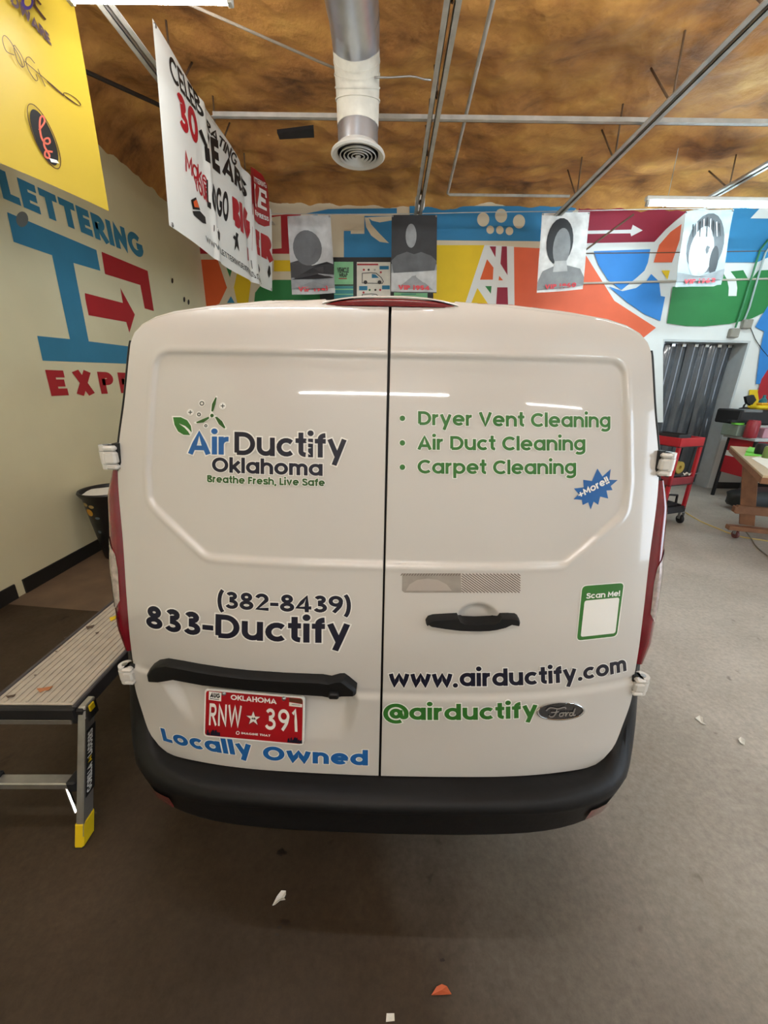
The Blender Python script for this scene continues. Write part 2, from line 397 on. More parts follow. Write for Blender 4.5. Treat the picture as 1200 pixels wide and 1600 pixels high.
def foam_material():
    m = bpy.data.materials.new('spray foam'); m.use_nodes = True; nt = m.node_tree; N = nt.nodes; Lk = nt.links
    b = N['Principled BSDF']; tc = N.new('ShaderNodeTexCoord')
    n1 = N.new('ShaderNodeTexNoise'); n1.inputs['Scale'].default_value = 1.9; n1.inputs['Detail'].default_value = 10; n1.inputs['Roughness'].default_value = .62; n1.inputs['Distortion'].default_value = .3
    mp = N.new('ShaderNodeMapping'); mp.inputs['Scale'].default_value = (.8, 1.15, 1.0)
    Lk.new(tc.outputs['Object'], mp.inputs[0]); Lk.new(mp.outputs[0], n1.inputs['Vector'])
    r = N.new('ShaderNodeValToRGB'); e = r.color_ramp.elements
    e[0].position = .30; e[0].color = lin('#6c4828')+(1,); e[1].position = .74; e[1].color = lin('#e2b264')+(1,)
    k = e.new(.45); k.color = lin('#b07a42')+(1,); k = e.new(.58); k.color = lin('#c8924c')+(1,)
    Lk.new(n1.outputs['Fac'], r.inputs[0]); Lk.new(r.outputs[0], b.inputs['Base Color'])
    b.inputs['Roughness'].default_value = .72
    n2 = N.new('ShaderNodeTexNoise'); n2.inputs['Scale'].default_value = 14; n2.inputs['Detail'].default_value = 6; Lk.new(tc.outputs['Object'], n2.inputs['Vector'])
    bp = N.new('ShaderNodeBump'); bp.inputs['Strength'].default_value = .5; bp.inputs['Distance'].default_value = .03
    Lk.new(n2.outputs['Fac'], bp.inputs['Height']); Lk.new(bp.outputs[0], b.inputs['Normal'])
    return m
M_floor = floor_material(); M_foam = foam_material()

# ------------------------------------------------------------------ room shell
XL, XR, YB, YF, ZC = -2.87, 7.6, 6.6, -6.2, 4.16
DX0, DX1, DZ = 4.24, 5.59, 2.365
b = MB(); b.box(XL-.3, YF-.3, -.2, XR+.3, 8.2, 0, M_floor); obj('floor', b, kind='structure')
b = MB(); b.box(XL-.3, YF-.3, 0, XL, YB+.4, 4.9, M_wall); wall_left = obj('wall_left', b, kind='structure')
b = MB()
for bx in ((XL, YB, 0, DX0, YB+.4, 4.9), (DX1, YB, 0, XR+.3, YB+.4, 4.9), (DX0, YB, DZ, DX1, YB+.4, 4.9)):
    b.box(*bx, M_cream if bx[0] < 0 else M_mwhite)
wall_back = obj('wall_back', b, kind='structure')
GY0, GY1, GZ = -2.2, 2.2, 3.1
b = MB()
for bx in ((XR, YF-.3, 0, XR+.3, GY0, 4.9), (XR, GY1, 0, XR+.3, YB, 4.9), (XR, GY0, GZ, XR+.3, GY1, 4.9)): b.box(*bx, M_wallR)
obj('wall_right', b, kind='structure')
# wall behind the camera; the open roller door is in the right hand wall
b = MB(); b.box(XL, YF-.3, 0, XR, YF, 4.9, M_wallR)
obj('wall_front', b, kind='structure')
M_pass = mat('passage wall', '#55585a', .7)
b = MB(); b.box(DX0-.3, 8.0, 0, DX1+.5, 8.2, 3, M_pass); b.box(DX0-.3, YB+.4, 0, DX0-.2, 8.0, 3, M_pass); b.box(DX1+.4, YB+.4, 0, DX1+.5, 8.0, 3, M_pass); b.box(DX0-.3, YB+.4, 2.6, DX1+.5, 8.2, 3, M_pass)
obj('wall_passage', b, kind='structure')
# older, lighter slab beyond the seam on the left
b = MB(); b.poly([(XL, 2.49, .0012), (-2.19, 2.43, .0012), (-1.25, 2.40, .0012), (-1.25, YB, .0012), (XL, YB, .0012)], mat('older slab', '#6b5846', .6, var=.2, scale=5, bump=.1))
obj('floor_patch', b, bpy.data.objects['floor'])
# baseboards
M_base = mat('black baseboard', '#1b1a1a', .5)
b = MB(); b.box(XL, 2.65, 0, XL+.012, YB, .12, M_base); b.box(XL, YF, 0, XL+.012, 2.58, .12, M_base); obj('baseboard_left', b, kind='structure')
b = MB(); b.box(DX1+.12, YB-.012, 0, XR, YB, .11, M_base); b.box(XL+.02, YB-.012, 0, DX0-.05, YB, .11, M_base); obj('baseboard_back', b, kind='structure')
# door opening trim
M_trim = mat('door jamb paint', '#bcc2c4', .5)
b = MB()
b.box(DX0, YB+.002, 0, DX0+.03, YB+.4, DZ, M_trim); b.box(DX1-.03, YB+.002, 0, DX1, YB+.4, DZ, M_trim); b.box(DX0+.03, YB+.002, DZ-.03, DX1-.03, YB+.4, DZ, M_trim)
obj('door_1', b, kind='structure')

# spray foam ceiling : displaced sheet that turns down over the wall heads
NX, NY = 210, 250
P = np.zeros((NX, NY, 3))
for i in range(NX):
    x = XL-.02+(XR-XL+.04)*i/(NX-1)
    for j in range(NY):
        y = YF+(YB-YF+.02)*j/(NY-1)
        n = mnoise.fractal(Vector((x*.9, y*1.4, 3.1)), 1.0, 2.1, 5)*.085+abs(mnoise.noise(Vector((x*3.5, y*4.5, .7))))*.045
        dl = max(0, 1-(x-XL)/.55); db = max(0, 1-(YB-y)/.28); dr = max(0, 1-(XR-x)/.3)
        lip = (.30+.06*max(0, 6.6-y))*dl*dl+.13*db*db+.2*dr*dr
        # the valleys between joists sag where the spray is thick
        z = ZC+n-lip-.05*math.exp(-((y-5.6)/.5)**2)+(.03*mnoise.noise(Vector((x*7, y*7, 2)))*max(dl, db))
        P[i, j] = (x, y, z)
b = MB(); b.grid(P, M_foam); obj('ceiling', b, smooth=True, kind='structure')
b = MB(); b.box(XL-.3, YF-.3, 4.6, XR+.3, 8.2, 4.8, mat('roof deck', '#6b5b48', .8)); obj('ceiling_deck', b, kind='structure')

# ------------------------------------------------------------------ painted murals
def hb(lift=.003): return lambda u, v: atY(u, v, YB-lift)
def hl(lift=.003): return lambda u, v: atX(u, v, XL+lift)
mural = MB()
lvl = [0]
def bp_(pts, m, org=(0, 0), s=1.0):
    lvl[0] += 1
    mural.poly([atY(org[0]+p[0]/s, org[1]+p[1]/s, YB-.002-.0004*lvl[0]) for p in pts], m)
def circ(cx, cy, rx, ry=None, n=20): return [(cx+rx*math.cos(2*PI*k/n), cy+(ry or rx)*math.sin(2*PI*k/n)) for k in range(n)]
bp_([(900, 385), (1260, 380), (1260, 530), (1036, 530), (1036, 660), (940, 660), (940, 540)], M_mwhite)
Z5 = ((300, 300), 3.75)
bp_([(40, 170), (570, 130), (570, 362), (40, 362)], M_mred, *Z5)
bp_([(455, 150), (520, 140), (525, 330), (460, 335)], M_cream, *Z5)
bp_([(52, 396), (150, 396), (205, 560), (160, 655), (75, 690)], M_morange, *Z5)
bp_([(185, 398), (250, 398), (222, 500)], M_mgreen, *Z5)
bp_([(265, 470), (300, 455), (345, 530), (330, 650), (265, 650), (245, 560)], M_myellow, *Z5)
bp_([(205, 650), (228, 610), (250, 650)], M_signblue, *Z5)
bp_([(480, 400), (600, 400), (600, 465), (480, 465)], M_myellow, *Z5)
bp_([(365, 640), (370, 590), (400, 550), (440, 530), (480, 515), (860, 515), (860, 680), (365, 680)], M_mgreen, *Z5)
bp_([(650, 145), (740, 130), (690, 200)], M_mblue, *Z5)
bp_([(560, 130), (640, 130), (600, 200), (565, 200)], M_mred, *Z5)
bp_([(660, 128), (800, 100), (1200, 95), (1200, 128)], M_mblue, *Z5)
bp_([(890, 228), (930, 228), (930, 245), (1010, 245), (1010, 140), (1240, 140), (1240, 385), (890, 385)], M_mblue, *Z5)
bp_([(1012, 148), (1035, 150), (1050, 190), (1100, 245), (1155, 300), (1100, 292), (1050, 255), (1020, 205)], M_cream, *Z5)
bp_([(1030, 148), (1200, 140), (1180, 165), (1100, 178), (1055, 168)], M_cream, *Z5)
bp_([(640, 322), (905, 322), (842, 378), (640, 375)], M_mblue)
for cx, cy, rx, ry in ((755, 343, 9.5, 11), (783, 337, 9.5, 11), (811, 346, 9.5, 11), (766, 359, 6, 6.5), (781, 359.5, 6, 6.5), (796, 361, 6, 6.5)):
    bp_(circ(cx, cy, rx, ry), M_cream)
bp_([(640, 375), (842, 377), (842, 387), (640, 383)], M_cream)
bp_([(670, 383), (757, 383), (728, 478), (668, 478)], M_myellow)
bp_([(803, 386), (845, 388), (915, 398), (960, 470), (1025, 512), (990, 540), (800, 540)], M_msalmon)
bp_([(757, 383), (803, 385), (804, 480), (725, 480)], M_mwhite)
for pts, m in (([(765, 385), (775, 385), (774, 402)], M_mmaroon), ([(784, 385), (792, 385), (793, 430), (782, 412)], M_mmaroon), ([(761, 405), (771, 418), (770, 437), (750, 437)], M_morange),
               ([(780, 431), (786, 438), (779, 438)], M_morange), ([(758, 447), (768, 447), (767, 459)], M_mgreen), ([(746, 450), (762, 474), (736, 474)], M_myellow), ([(777, 449), (793, 449), (794, 478), (775, 478)], M_mmaroon)):
    bp_(pts, m)
Z7 = ((900, 300), 4.0)
bp_([(30, 60), (700, 60), (690, 125), (620, 180), (560, 235), (490, 312), (-40, 322)], M_mmaroon, *Z7)
bp_([(60, 242), (345, 235), (355, 205), (417, 240), (345, 277), (340, 258), (60, 262)], M_mwhite, *Z7)
bp_([(-40, 322), (490, 312), (560, 235), (690, 125), (800, 100), (800, 360), (-40, 380)], M_mwhite, *Z7)
bp_([(660, 200), (648, 300), (600, 440), (485, 440), (520, 330), (590, 250)], M_msalmon, *Z7)
bp_([(110, 370), (465, 357), (450, 440), (428, 492), (380, 535), (285, 612), (200, 550), (140, 455)], M_mblue2, *Z7)
bp_([(205, 590), (290, 620), (375, 600), (440, 555), (470, 512), (520, 560), (530, 650), (557, 655), (527, 806), (430, 765), (320, 690)], M_mblue2, *Z7)
bp_([(535, 490), (587, 490), (572, 548)], M_myellow, *Z7)
bp_([(985, 90), (1400, 90), (1400, 320), (1130, 440), (900, 440)], M_mblue, *Z7)
bp_([(1090, 165), (1150, 100), (1400, 100), (1400, 168)], M_mwhite, *Z7)
bp_([(605, 592), (860, 590), (910, 570), (930, 500), (1045, 488), (1085, 560), (1140, 490), (1400, 480), (1400, 640), (1200, 742), (1100, 790), (960, 824), (800, 840), (690, 838), (568, 820)], M_mgreen, *Z7)
bp_([(915, 495), (965, 495), (1000, 540), (1008, 600), (1003, 650), (952, 650), (955, 600), (945, 550)], M_mwhite, *Z7)
bp_([(1200, 478), (1186, 500), (1180, 511), (1194, 518), (1188, 545), (1181, 600), (1260, 600), (1260, 478)], M_mblue2)
bp_([(1171, 609), (1188, 609), (1215, 605), (1215, 660), (1166, 665)], M_myellow)
bp_([(1200, 577), (1190, 592), (1184, 612), (1186, 626), (1196, 632), (1215, 625), (1215, 570)], M_mred)
bp_([(1200, 634), (1180, 648), (1176, 664), (1215, 664)], M_msalmon)
obj('mural', mural, wall_back)

sign = MB()
def wp(pts, m, k=1):
    sign.poly([atX(p[0]/3.75, 260+p[1]/3.75, XL+.002+.0004*k) for p in pts], m)
wp([(42, 268), (565, 490), (588, 612), (430, 565), (520, 1025), (800, 1060), (800, 1158), (250, 1138), (218, 993), (410, 1012), (305, 520), (80, 442)], M_signblue)
wp([(595, 500), (865, 612), (902, 848), (848, 832), (822, 695), (615, 630)], M_mred)
wp([(497, 742), (720, 800), (705, 712), (790, 868), (758, 975), (740, 912), (520, 872), (500, 775)], M_mred)
wp([(100+36*math.cos(a)+30, 310+46*math.sin(a)) for a in [2*PI*k/16 for k in range(16)]], mat('patch filler grey', '#6d7373', .7), 2)
z3 = lambda u, v: atX(u/3.75, 260+v/3.75, XL+.003)
write(sign, 'LETTERING', quadframe(z3(20, 187), z3(850, 546), z3(-24, 5), z3(822, 405), (1, 0, 0)), M_signblue, t=.24, sp=.13)
e0 = z3(302, 1345); p0 = z3(590, 1331); e1 = z3(264, 1192); pitch = (p0[1]-e0[1])/2
ex = quadframe(e0, (e0[0], e0[1]+pitch*6.75, e0[2]), e1, (e1[0], e1[1]+pitch*6.75, e1[2]), (1, 0, 0))
write(sign, 'EXPRESS', ex, M_mred, t=.25, sp=.42)
for (u, v) in ((1010, 670), (1080, 780), (1105, 795)):
    sign.poly([z3(u+6*math.cos(a), v+16*math.sin(a)) for a in [2*PI*k/12 for k in range(12)]], M_black)
obj('painted_sign', sign, wall_left)

# ------------------------------------------------------------------ light fixtures
def light_fixture(x, y, z, length, cool, label, rz=0):
    t = thing('tube_light', (x, y, z), label, 'light fixture', 'fluorescent tube lights')
    c, s = math.cos(rz), math.sin(rz)
    T = lambda px, py, pz: (x+px*c-py*s, y+px*s+py*c, z+pz)
    h = length/2
    hb_ = MB(); hb_.rbox(-h, -.028, .04, h, .028, .085, mat('lamp housing white', '#dcdcd8', .4), .008, T)
    obj('housing', hb_, t)
    col, st = TUBE_COOL if cool else TUBE_WARM
    lm = mat('lamp tube cool' if cool else 'lamp tube warm', '#ffffff', .4, emit=(col, st))
    tb = MB(); tb.tube([T(-h+.03, 0, .012), T(h-.03, 0, .012)], .019, lm, 10); obj('tube', tb, t, smooth='auto')
    for sx in (-1, 1):
        e = MB(); e.rbox(sx*(h-.03)-.015, -.022, -.01, sx*(h-.03)+.015, .022, .04, mat('lamp socket', '#c9c9c4', .4), .004, T); obj('socket', e, t)
        r = MB(); r.tube([T(sx*h*.8, 0, .085), T(sx*h*.8, 0, ZC-z+.02)], .004, M_greysteel, 6); obj('hanger', r, t)
    return t
light_fixture(-1.38, 2.90, 3.62, .95, False, 'tube light at the top left, beside the tall banner', .0)
light_fixture(4.05, 5.27, 3.60, 2.45, True, 'bright bluish tube light hanging over the rightmost poster')
light_fixture(-.35, -3.9, 3.62, 2.9, False, 'tube light behind the photographer, mirrored as the long streak on the left door')
light_fixture(4.4, -4.3, 3.62, 2.45, False, 'tube light by the street door, mirrored on the right door')
light_fixture(.05, -1.45, 3.62, 2.45, False, 'tube light overhead just behind the photographer')
light_fixture(-.9, 1.1, 3.62, 2.45, False, 'added unseen tube light above the van roof on the left')  # added fill fixture, unseen, lifts ceiling, left wall and floor
light_fixture(1.9, 2.0, 3.62, 2.45, False, 'added unseen tube light above the van roof on the right')  # another added fill, unseen, brightens the room without reaching the rear doors
light_fixture(3.4, -1.2, 3.62, 2.45, True, 'tube light overhead on the right, out of the picture')
light_fixture(5.0, 1.8, 3.62, 2.45, True, 'added unseen tube light over the workbench side')  # cool fill added for the right of the mural, itself unseen
light_fixture(5.6, 3.4, 3.62, 2.45, True, 'second added unseen tube light over the workbench side, nearer the doorway')  # further cool fill added beyond the right edge, unseen

# ------------------------------------------------------------------ roof steel
def joist(x, label, y0=-5.6, y1=6.45, z=3.735):
    t = thing('roof_joist', (x, 0, z), label, 'roof joist', 'open web roof joists')
    for s in (-1, 1):
        c = MB()
        c.box(x+s*.012, y0, z, x+s*.052, y1, z+.006, M_greysteel); c.box(x+s*.012, y0, z, x+s*.017, y1, z+.045, M_greysteel)
        obj('chord_angle', c, t)
    y = 2.25
    while y < 6.0:
        r = MB(); r.tube([(x, y, z+.02), (x, y+.02, 4.18)], .008, M_rust, 6); obj('web_rod', r, t, smooth=True)
        r = MB(); r.tube([(x, y+.03, z+.02), (x, y+.42, 4.18)], .008, M_rust, 6); obj('web_rod', r, t, smooth=True)
        y += .80
    return t
joist(-1.74, 'steel roof joist carrying the white banner on the left')
joist(.31, 'steel roof joist in the middle, right of the round duct')
joist(2.12, 'steel roof joist running to the pale poster captioned 1960')
joist(3.85, 'steel roof joist at the far right above the bluish tube light', y1=5.9, z=3.84)
def bar(name, pts, r, m, label, cat, group=None, n=8):
    bb = MB(); bb.tube(pts, r, m, n); return tag(obj(name, bb, smooth='auto'), label, cat, group)
b = MB(); b.box(-1.60, 4.215, 3.80, 7.5, 4.255, 3.805, M_greysteel); b.box(-1.60, 4.25, 3.80, 7.5, 4.255, 3.85, M_greysteel)
tag(obj('bridging_bar', b), 'long grey angle bar crossing under the foam from left to right', 'bar')
bar('bridging_rod', [(-1.6, 2.98, 3.80), (-.56, 3.66, 3.83), (-.47, 3.72, 3.835)], .008, mat('dull rod', '#857a6c', .6), 'thin grey rod slanting from the left joist to the duct', 'rod')
bar('pipe', [tuple(atZ(u, v, 3.9)) for u, v in ((70, 80), (130, 110), (240, 160), (300, 190))], .017, mat('dark pipe', '#2a211b', .6), 'dark pipe running under the foam between the two banners', 'pipe')
bar('ceiling_conduit', [(.57, 1.6, 3.90), (.58, 3.27, 3.90), (.66, 5.82, 3.90), (.69, 5.87, 3.90), (2.19, 5.86, 3.90)], .016, M_greysteel, 'grey conduit bending to the right under the foam, right of the middle joist', 'pipe', n=10)

# duct with elbow and round diffuser
dt = thing('air_duct', (-.295, 3.75, 3.2), 'shiny round metal duct turning down to a white round diffuser', 'air duct')
M_duct = mat('duct metal', '#c3c9d2', .30, metal=.85, var=.12, scale=5)
DXc, DYc, DZr = -.295, 3.75, 3.93
elb = [(DXc, DYc-.34+.34*math.sin(PI/2*k/8), DZr-.34+.34*math.cos(PI/2*k/8)) for k in range(9)]
b = MB(); b.tube([(DXc-.05, .0, 4.35), (DXc-.05, .06, 4.15), (DXc-.05, .2, 4.0), (DXc-.05, .42, DZr+.01), (DXc-.03, 2.2, DZr+.005), (DXc-.005, DYc-.40, DZr), elb[0]], .168, M_duct, 40, False)
for yy in (.9, 2.0, 3.02): b.tube([(DXc-.02, yy-.012, DZr+.003), (DXc-.02, yy+.012, DZr+.003)], .171, M_duct, 40)
obj('pipe_run', b, dt, smooth='auto')
M_mastic = mat('white duct sealant', '#d2d0c6', .6, var=.1, scale=14)
b = MB(); b.tube(elb[0:5], [.168, .168, .166, .164, .162], M_duct, 40, False); obj('elbow', b, dt, smooth='auto')
b = MB(); b.tube(elb[3:9]+[(DXc, DYc, 3.57), (DXc, DYc, 3.50)], [.1655, .165, .164, .163, .161, .160, .159, .158], M_mastic, 40, False)
for q in (4, 5, 6, 7): b.tube([Vector(elb[q])-(Vector(elb[q])-Vector(elb[q-1])).normalized()*.01, elb[q]], .169, M_mastic, 40)
obj('sealant_wrap', b, dt, smooth='auto')
b = MB(); b.tube([(DXc, DYc, 3.54), (DXc, DYc, 3.37)], .155, M_duct, 40, False); obj('collar', b, dt, smooth='auto')
M_diff = mat('diffuser white', '#d8d8d4', .35)
b = MB(); dc = (DXc, DYc, 3.33)
b.lathe(dc, [(.152, .06), (.175, .035), (.205, .014), (.212, .0), (.20, -.010), (.172, -.004), (.160, .008)], M_diff, 48)
b.lathe(dc, [(.001, .055), (.150, .055), (.158, .010)], M_dark, 32)
for r in (.138, .108, .078, .048, .016):
    b.lathe(dc, [(r, .004), (r+.006, -.008), (r+.003, -.013), (r-.004, .0), (r, .004)], M_diff, 40)
obj('diffuser', b, dt, smooth='auto')
hp = [atY(u, v, 3.6) for u, v in ((585, 121), (610, 121), (640, 119), (650, 120), (663, 124), (674, 125))]
b = MB(); b.tube([tuple(p) for p in hp], .006, M_steel, 6)
obj('hanger_strap', b, dt, smooth=True)
# vent slot in the foam, security camera
vs_ = thing('vent_opening', (-.85, 5.0, 4.02), 'dark rectangular slot in the orange foam left of the duct', 'vent')
q = [atZ(u, v, 4.05) for u, v in ((433, 208), (490, 201), (491, 215), (437, 218))]
b = MB(); b.prism([tuple(p) for p in q], (0, 0, .03), M_dark); obj('slot', b, vs_)
sc = atY(656, 320, 6.05)
cm = thing('security_camera', tuple(sc), 'small white round camera at the end of the middle joist', 'camera')
b = MB(); b.lathe((sc[0], sc[1], sc[2]), [(.001, .09), (.05, .09), (.065, .075), (.065, -.02), (.055, -.05), (.03, -.065), (.001, -.07)], M_white, 24); obj('body', b, cm, smooth='auto')
b = MB(); b.lathe((sc[0]+.01, sc[1]-.05, sc[2]), [(.001, -.022), (.03, -.02), (.034, 0)], M_dark, 20, 'y'); obj('lens', b, cm, smooth=True)
b = MB(); b.box(sc[0]-.05, sc[1]-.03, sc[2]-.12, sc[0]-.02, sc[1]+.03, sc[2]-.02, M_white); b.box(sc[0]-.02, sc[1]-.02, sc[2]-.1, sc[0]+.02, sc[1]+.02, sc[2]-.04, M_white); obj('bracket', b, cm)

# ------------------------------------------------------------------ posters on their wire
YP = 6.0
wpts = [tuple(atY(u, v, YP+.01)) for u, v in ((420, 334), (520, 335), (640, 334), (760, 331.5), (880, 330), (1010, 327), (1145, 325), (1260, 320))]
bar('hanging_wire', wpts, .005, M_greysteel, 'thin wire strung across the back of the shop that the posters hang from', 'wire', n=6)
bar('strut_rod', [tuple(atY(u, v, YB-.02)) for u, v in ((905, 398), (990, 335))], .012, M_rust, 'dark diagonal rod in front of the maroon mural panel', 'rod')
G = [mat('poster grey %d' % i, c, .5, var=.22, scale=7) for i, c in enumerate(('#24262a', '#55585b', '#8c8f91', '#b9bbbb', '#e4e5e4'))]
M_cap = mat('poster caption red', '#d8404a', .5)
def poster(px, cap, bg, shapes, label, wob, mshift=None):
    """px: TL TR BR BL corners in the photo; shapes in 0..1 poster coords"""
    TL, TR, BR, BL = [atY(u, v, YP) for u, v in px]
    def f(a, b_, l):
        p = (TL+(TR-TL)*a)+((BL+(BR-BL)*a)-(TL+(TR-TL)*a))*b_
        y = wob*math.sin(a*5.2+b_*2.0)*(.3+b_)+wob*.5*math.sin(b_*7+a*3)
        return (p[0], p[1]-y-l, p[2])
    t = thing('poster', tuple((TL+TR+BL+BR)/4), label, 'poster', 'grey posters hanging on the wire')
    b = MB(); b.grid([[f(i/10, j/14, 0) for j in range(15)] for i in range(11)], bg); b.grid([[f(i/10, j/14, -.002) for j in range(15)] for i in range(11)], M_white)
    obj('sheet', b, t, smooth=True)
    b = MB()
    for k, (pts, m) in enumerate(shapes): 
        # triangulated fan in strips keeps the print on the wavy sheet
        c = np.mean(np.array(pts), 0); n = len(pts)
        for rr0, rr1 in ((0, .5), (.5, 1.0)):
            for i in range(n):
                A_, B_ = np.array(pts[i]), np.array(pts[(i+1) % n])
                q = [c+(A_-c)*rr0, c+(A_-c)*rr1, c+(B_-c)*rr1, c+(B_-c)*rr0]
                if rr0 == 0: q = q[1:]  if False else [c, q[1], q[2]]
                b.poly([f(p[0], p[1], .004+.0012*k) for p in q], m)
    obj('print', b, t)
    b = MB(); write(b, cap, lambda a, bb, l: f(.16+.68*a, .965-bb*.062, .022+l), M_cap, t=.24, sp=.14); obj('caption', b, t)
    for a in (.02, .98):
        g = MB(); p = f(a, .015, .006); g.lathe(p, [(.004, 0), (.010, -.002), (.012, .002)], M_steel, 12, 'y'); obj('grommet', g, t)
el = lambda cx, cy, rx, ry, n=22, a0=0: [(cx+rx*math.cos(2*PI*k/n+a0), cy+ry*math.sin(2*PI*k/n+a0)) for k in range(n)]
bust = lambda y: [(0, 1), (0, y+.12), (.12, y+.05), (.34, y), (.5, y+.03), (.66, y), (.88, y+.05), (1, y+.12), (1, 1)]
poster(((449, 338), (516, 336), (524, 458), (457, 461)), 'VIP 1941', G[3],
       [([(0, .58), (.2, .55), (.5, .62), (.85, .58), (1, .62), (1, .80), (0, .80)], G[0]), ([(0, .78), (.5, .72), (1, .76), (1, .93), (0, .93)], G[2]), (el(.42, .40, .33, .22), G[1])],
       'grey poster captioned 1941, leftmost of the four', .02)
poster(((612, 336), (683, 336), (682, 458), (611, 457)), 'VIP 1954', G[0],
       [([(0, .62), (.3, .55), (.7, .55), (1, .62), (1, .98), (0, .98)], G[2]), ([(0, .74), (.3, .70), (.7, .66), (1, .70), (1, .99), (0, .99)], G[3]), (bust(.46)[1:-1]+[(.95, .70), (.05, .74)], G[1]), (el(.43, .26, .12, .15), G[2])],
       'dark grey poster captioned 1954, right above the van roof', .006)
poster(((847, 333), (922, 331), (910, 452), (838, 458)), 'VIP 1960', G[4],
       [([(0, .86), (.1, .72), (.35, .66), (.62, .66), (.9, .72), (1, .84), (1, .95), (0, .97)], G[2]), (el(.42, .36, .29, .29), G[0]), (el(.47, .43, .19, .24), G[2]), ([(.34, .60), (.60, .60), (.64, .74), (.32, .74)], G[3])],
       'pale poster of a dark haired head captioned 1960, third from the left', .012)
poster(((1072, 330), (1147, 327), (1126, 445), (1054, 449)), 'VIP 1962', mat('poster pale blue', '#a9b6ba', .5, var=.15, scale=7),
       [(el(.52, .44, .40, .40), G[1]), (el(.46, .54, .27, .34), G[3]), (el(.76, .66, .09, .20), G[0]), ([(.0, .80), (.2, .86), (.75, .88), (1, .78), (1, .93), (0, .93)], G[2])]
       +[([(.16+.07*i, .10+.02*abs(i-4)), (.18+.07*i, .09+.02*abs(i-4)), (.20+.075*i+.02, .34), (.185+.075*i+.02, .34)], G[4] if i % 2 else G[0]) for i in range(9)],
       'pale bluish poster lit by the tube light, rightmost of the four', .012)

# ------------------------------------------------------------------ framed notices on the back wall
nb = thing('notice_board', tuple(atY(596, 440, YB-.02)), 'black framed board of vehicle wrap notices above the van roof', 'notice board')
YN = YB-.05
def nq(u0, v0, u1, v1, y=YN): return [tuple(atY(u, v, y)) for u, v in ((u0, v0), (u1, v0), (u1, v1), (u0, v1))]
b = MB(); b.prism(nq(500, 402, 677, 500), (0, .035, 0), M_black); obj('backing', b, nb)
M_mint = mat('mint paper', '#8fd09c', .6); M_teal = mat('teal paper', '#3f8f95', .6); M_paper = mat('paper white', '#e9e6dc', .6)
b = MB(); b.prism(nq(522, 409, 552, 480, YN-.004), (0, .002, 0), M_mint)
for v0, v1, m in ((444.5, 446.5, M_black), (447, 451, M_teal), (453, 459, M_teal), (460.5, 480, M_teal)): b.prism(nq(522, v0, 552, v1, YN-.007), (0, .001, 0), m)
write(b, 'VEHICLE', pxframe(lambda u, v: atY(u, v, YN-.008), (527, 426), (545, 426), (527, 418)), M_black, t=.2, sp=.08)
write(b, 'WRAP', pxframe(lambda u, v: atY(u, v, YN-.008), (530, 433.5), (543, 433), (530, 427)), M_black, t=.2, sp=.08)
b.prism(nq(529, 434.5, 542, 436, YN-.007), (0, .001, 0), M_red); obj('mint_notice', b, nb)
b = MB(); b.prism(nq(557.5, 409.5, 610, 480, YN-.004), (0, .002, 0), M_paper)
b.prism(nq(558, 412, 591, 414.5, YN-.007), (0, .001, 0), M_red)
for u0, v0, u1, v1 in ((593, 415.5, 607.5, 421), (561, 447, 574, 453.5), (597, 446, 609, 452)): b.prism(nq(u0, v0, u1, v1, YN-.007), (0, .001, 0), M_signblue)
for u, v, m in ((568.5, 421.5, M_red), (576, 421.5, M_black), (585.5, 421.5, M_greysteel), (595, 425.5, M_red), (577.5, 453, M_mgreen), (586.5, 453, M_black), (594, 453, M_red), (568, 457, M_red)):
    b.poly([tuple(atY(u+1.7*math.cos(a), v+1.7*math.sin(a), YN-.008)) for a in [2*PI*k/10 for k in range(10)]], m)
for dv in (0, 33):
    out = [(566, 442+dv), (566, 427+dv), (580, 426+dv), (588, 427+dv), (596, 434+dv), (599, 440+dv), (597, 443+dv)]
    st = ribbon([(p[0], -p[1]) for p in out], .5, True)
    for s_ in st: b.poly([tuple(atY(p[0], -p[1], YN-.008)) for p in s_], M_black)
    b.poly([tuple(atY(u, v, YN-.008)) for u, v in ((581, 428+dv), (586.5, 429+dv), (592, 434+dv), (581, 434.5+dv))], M_signblue)
    for cx in (571, 593): b.poly([tuple(atY(cx+3*math.cos(a), 441+dv+3*math.sin(a), YN-.009)) for a in [2*PI*k/14 for k in range(14)]], M_black)
obj('price_notice', b, nb)
b = MB(); b.prism(nq(615.5, 409, 668, 480, YN-.004), (0, .002, 0), M_mint); b.prism(nq(627, 459, 650, 460.2, YN-.007), (0, .001, 0), M_teal); obj('mint_notice', b, nb)

# ------------------------------------------------------------------ white anniversary banner
XW = -1.63
def wave(y, z):
    return .012*math.sin(y*5.0+z*.8)+.022*math.exp(-((y-4.13)/.05)**2)+.03*math.exp(-((y-5.22)/.10)**2)-.02*math.exp(-((y-5.05)/.08)**2)
wb = thing('banner', (XW, 4.6, 2.7), 'long white anniversary banner with red and black lettering hung from the left joist', 'banner')
tl, tr, br_, bl_ = [atX(u, v, XW) for u, v in ((235, 28), (423, 330), (425, 455), (265, 352))]
def wf(a, c, l=0):
    top = tl+(tr-tl)*a; bot = bl_+(br_-bl_)*a
    p = top+(bot-top)*c
    z = p[2]+(.045*math.sin(PI*a)*(c) if c > .5 else 0)*-1
    return (XW+wave(p[1], z)+l, p[1], z)
b = MB(); b.grid([[wf(i/80, j/24) for j in range(25)] for i in range(81)], mat('banner vinyl', '#e6e7e2', .35, var=.02, scale=3))
obj('sheet', b, wb, smooth=True)
ban = MB()
def bz(u, v): return atX(230+u/3.72, 30+v/3.72, XW)
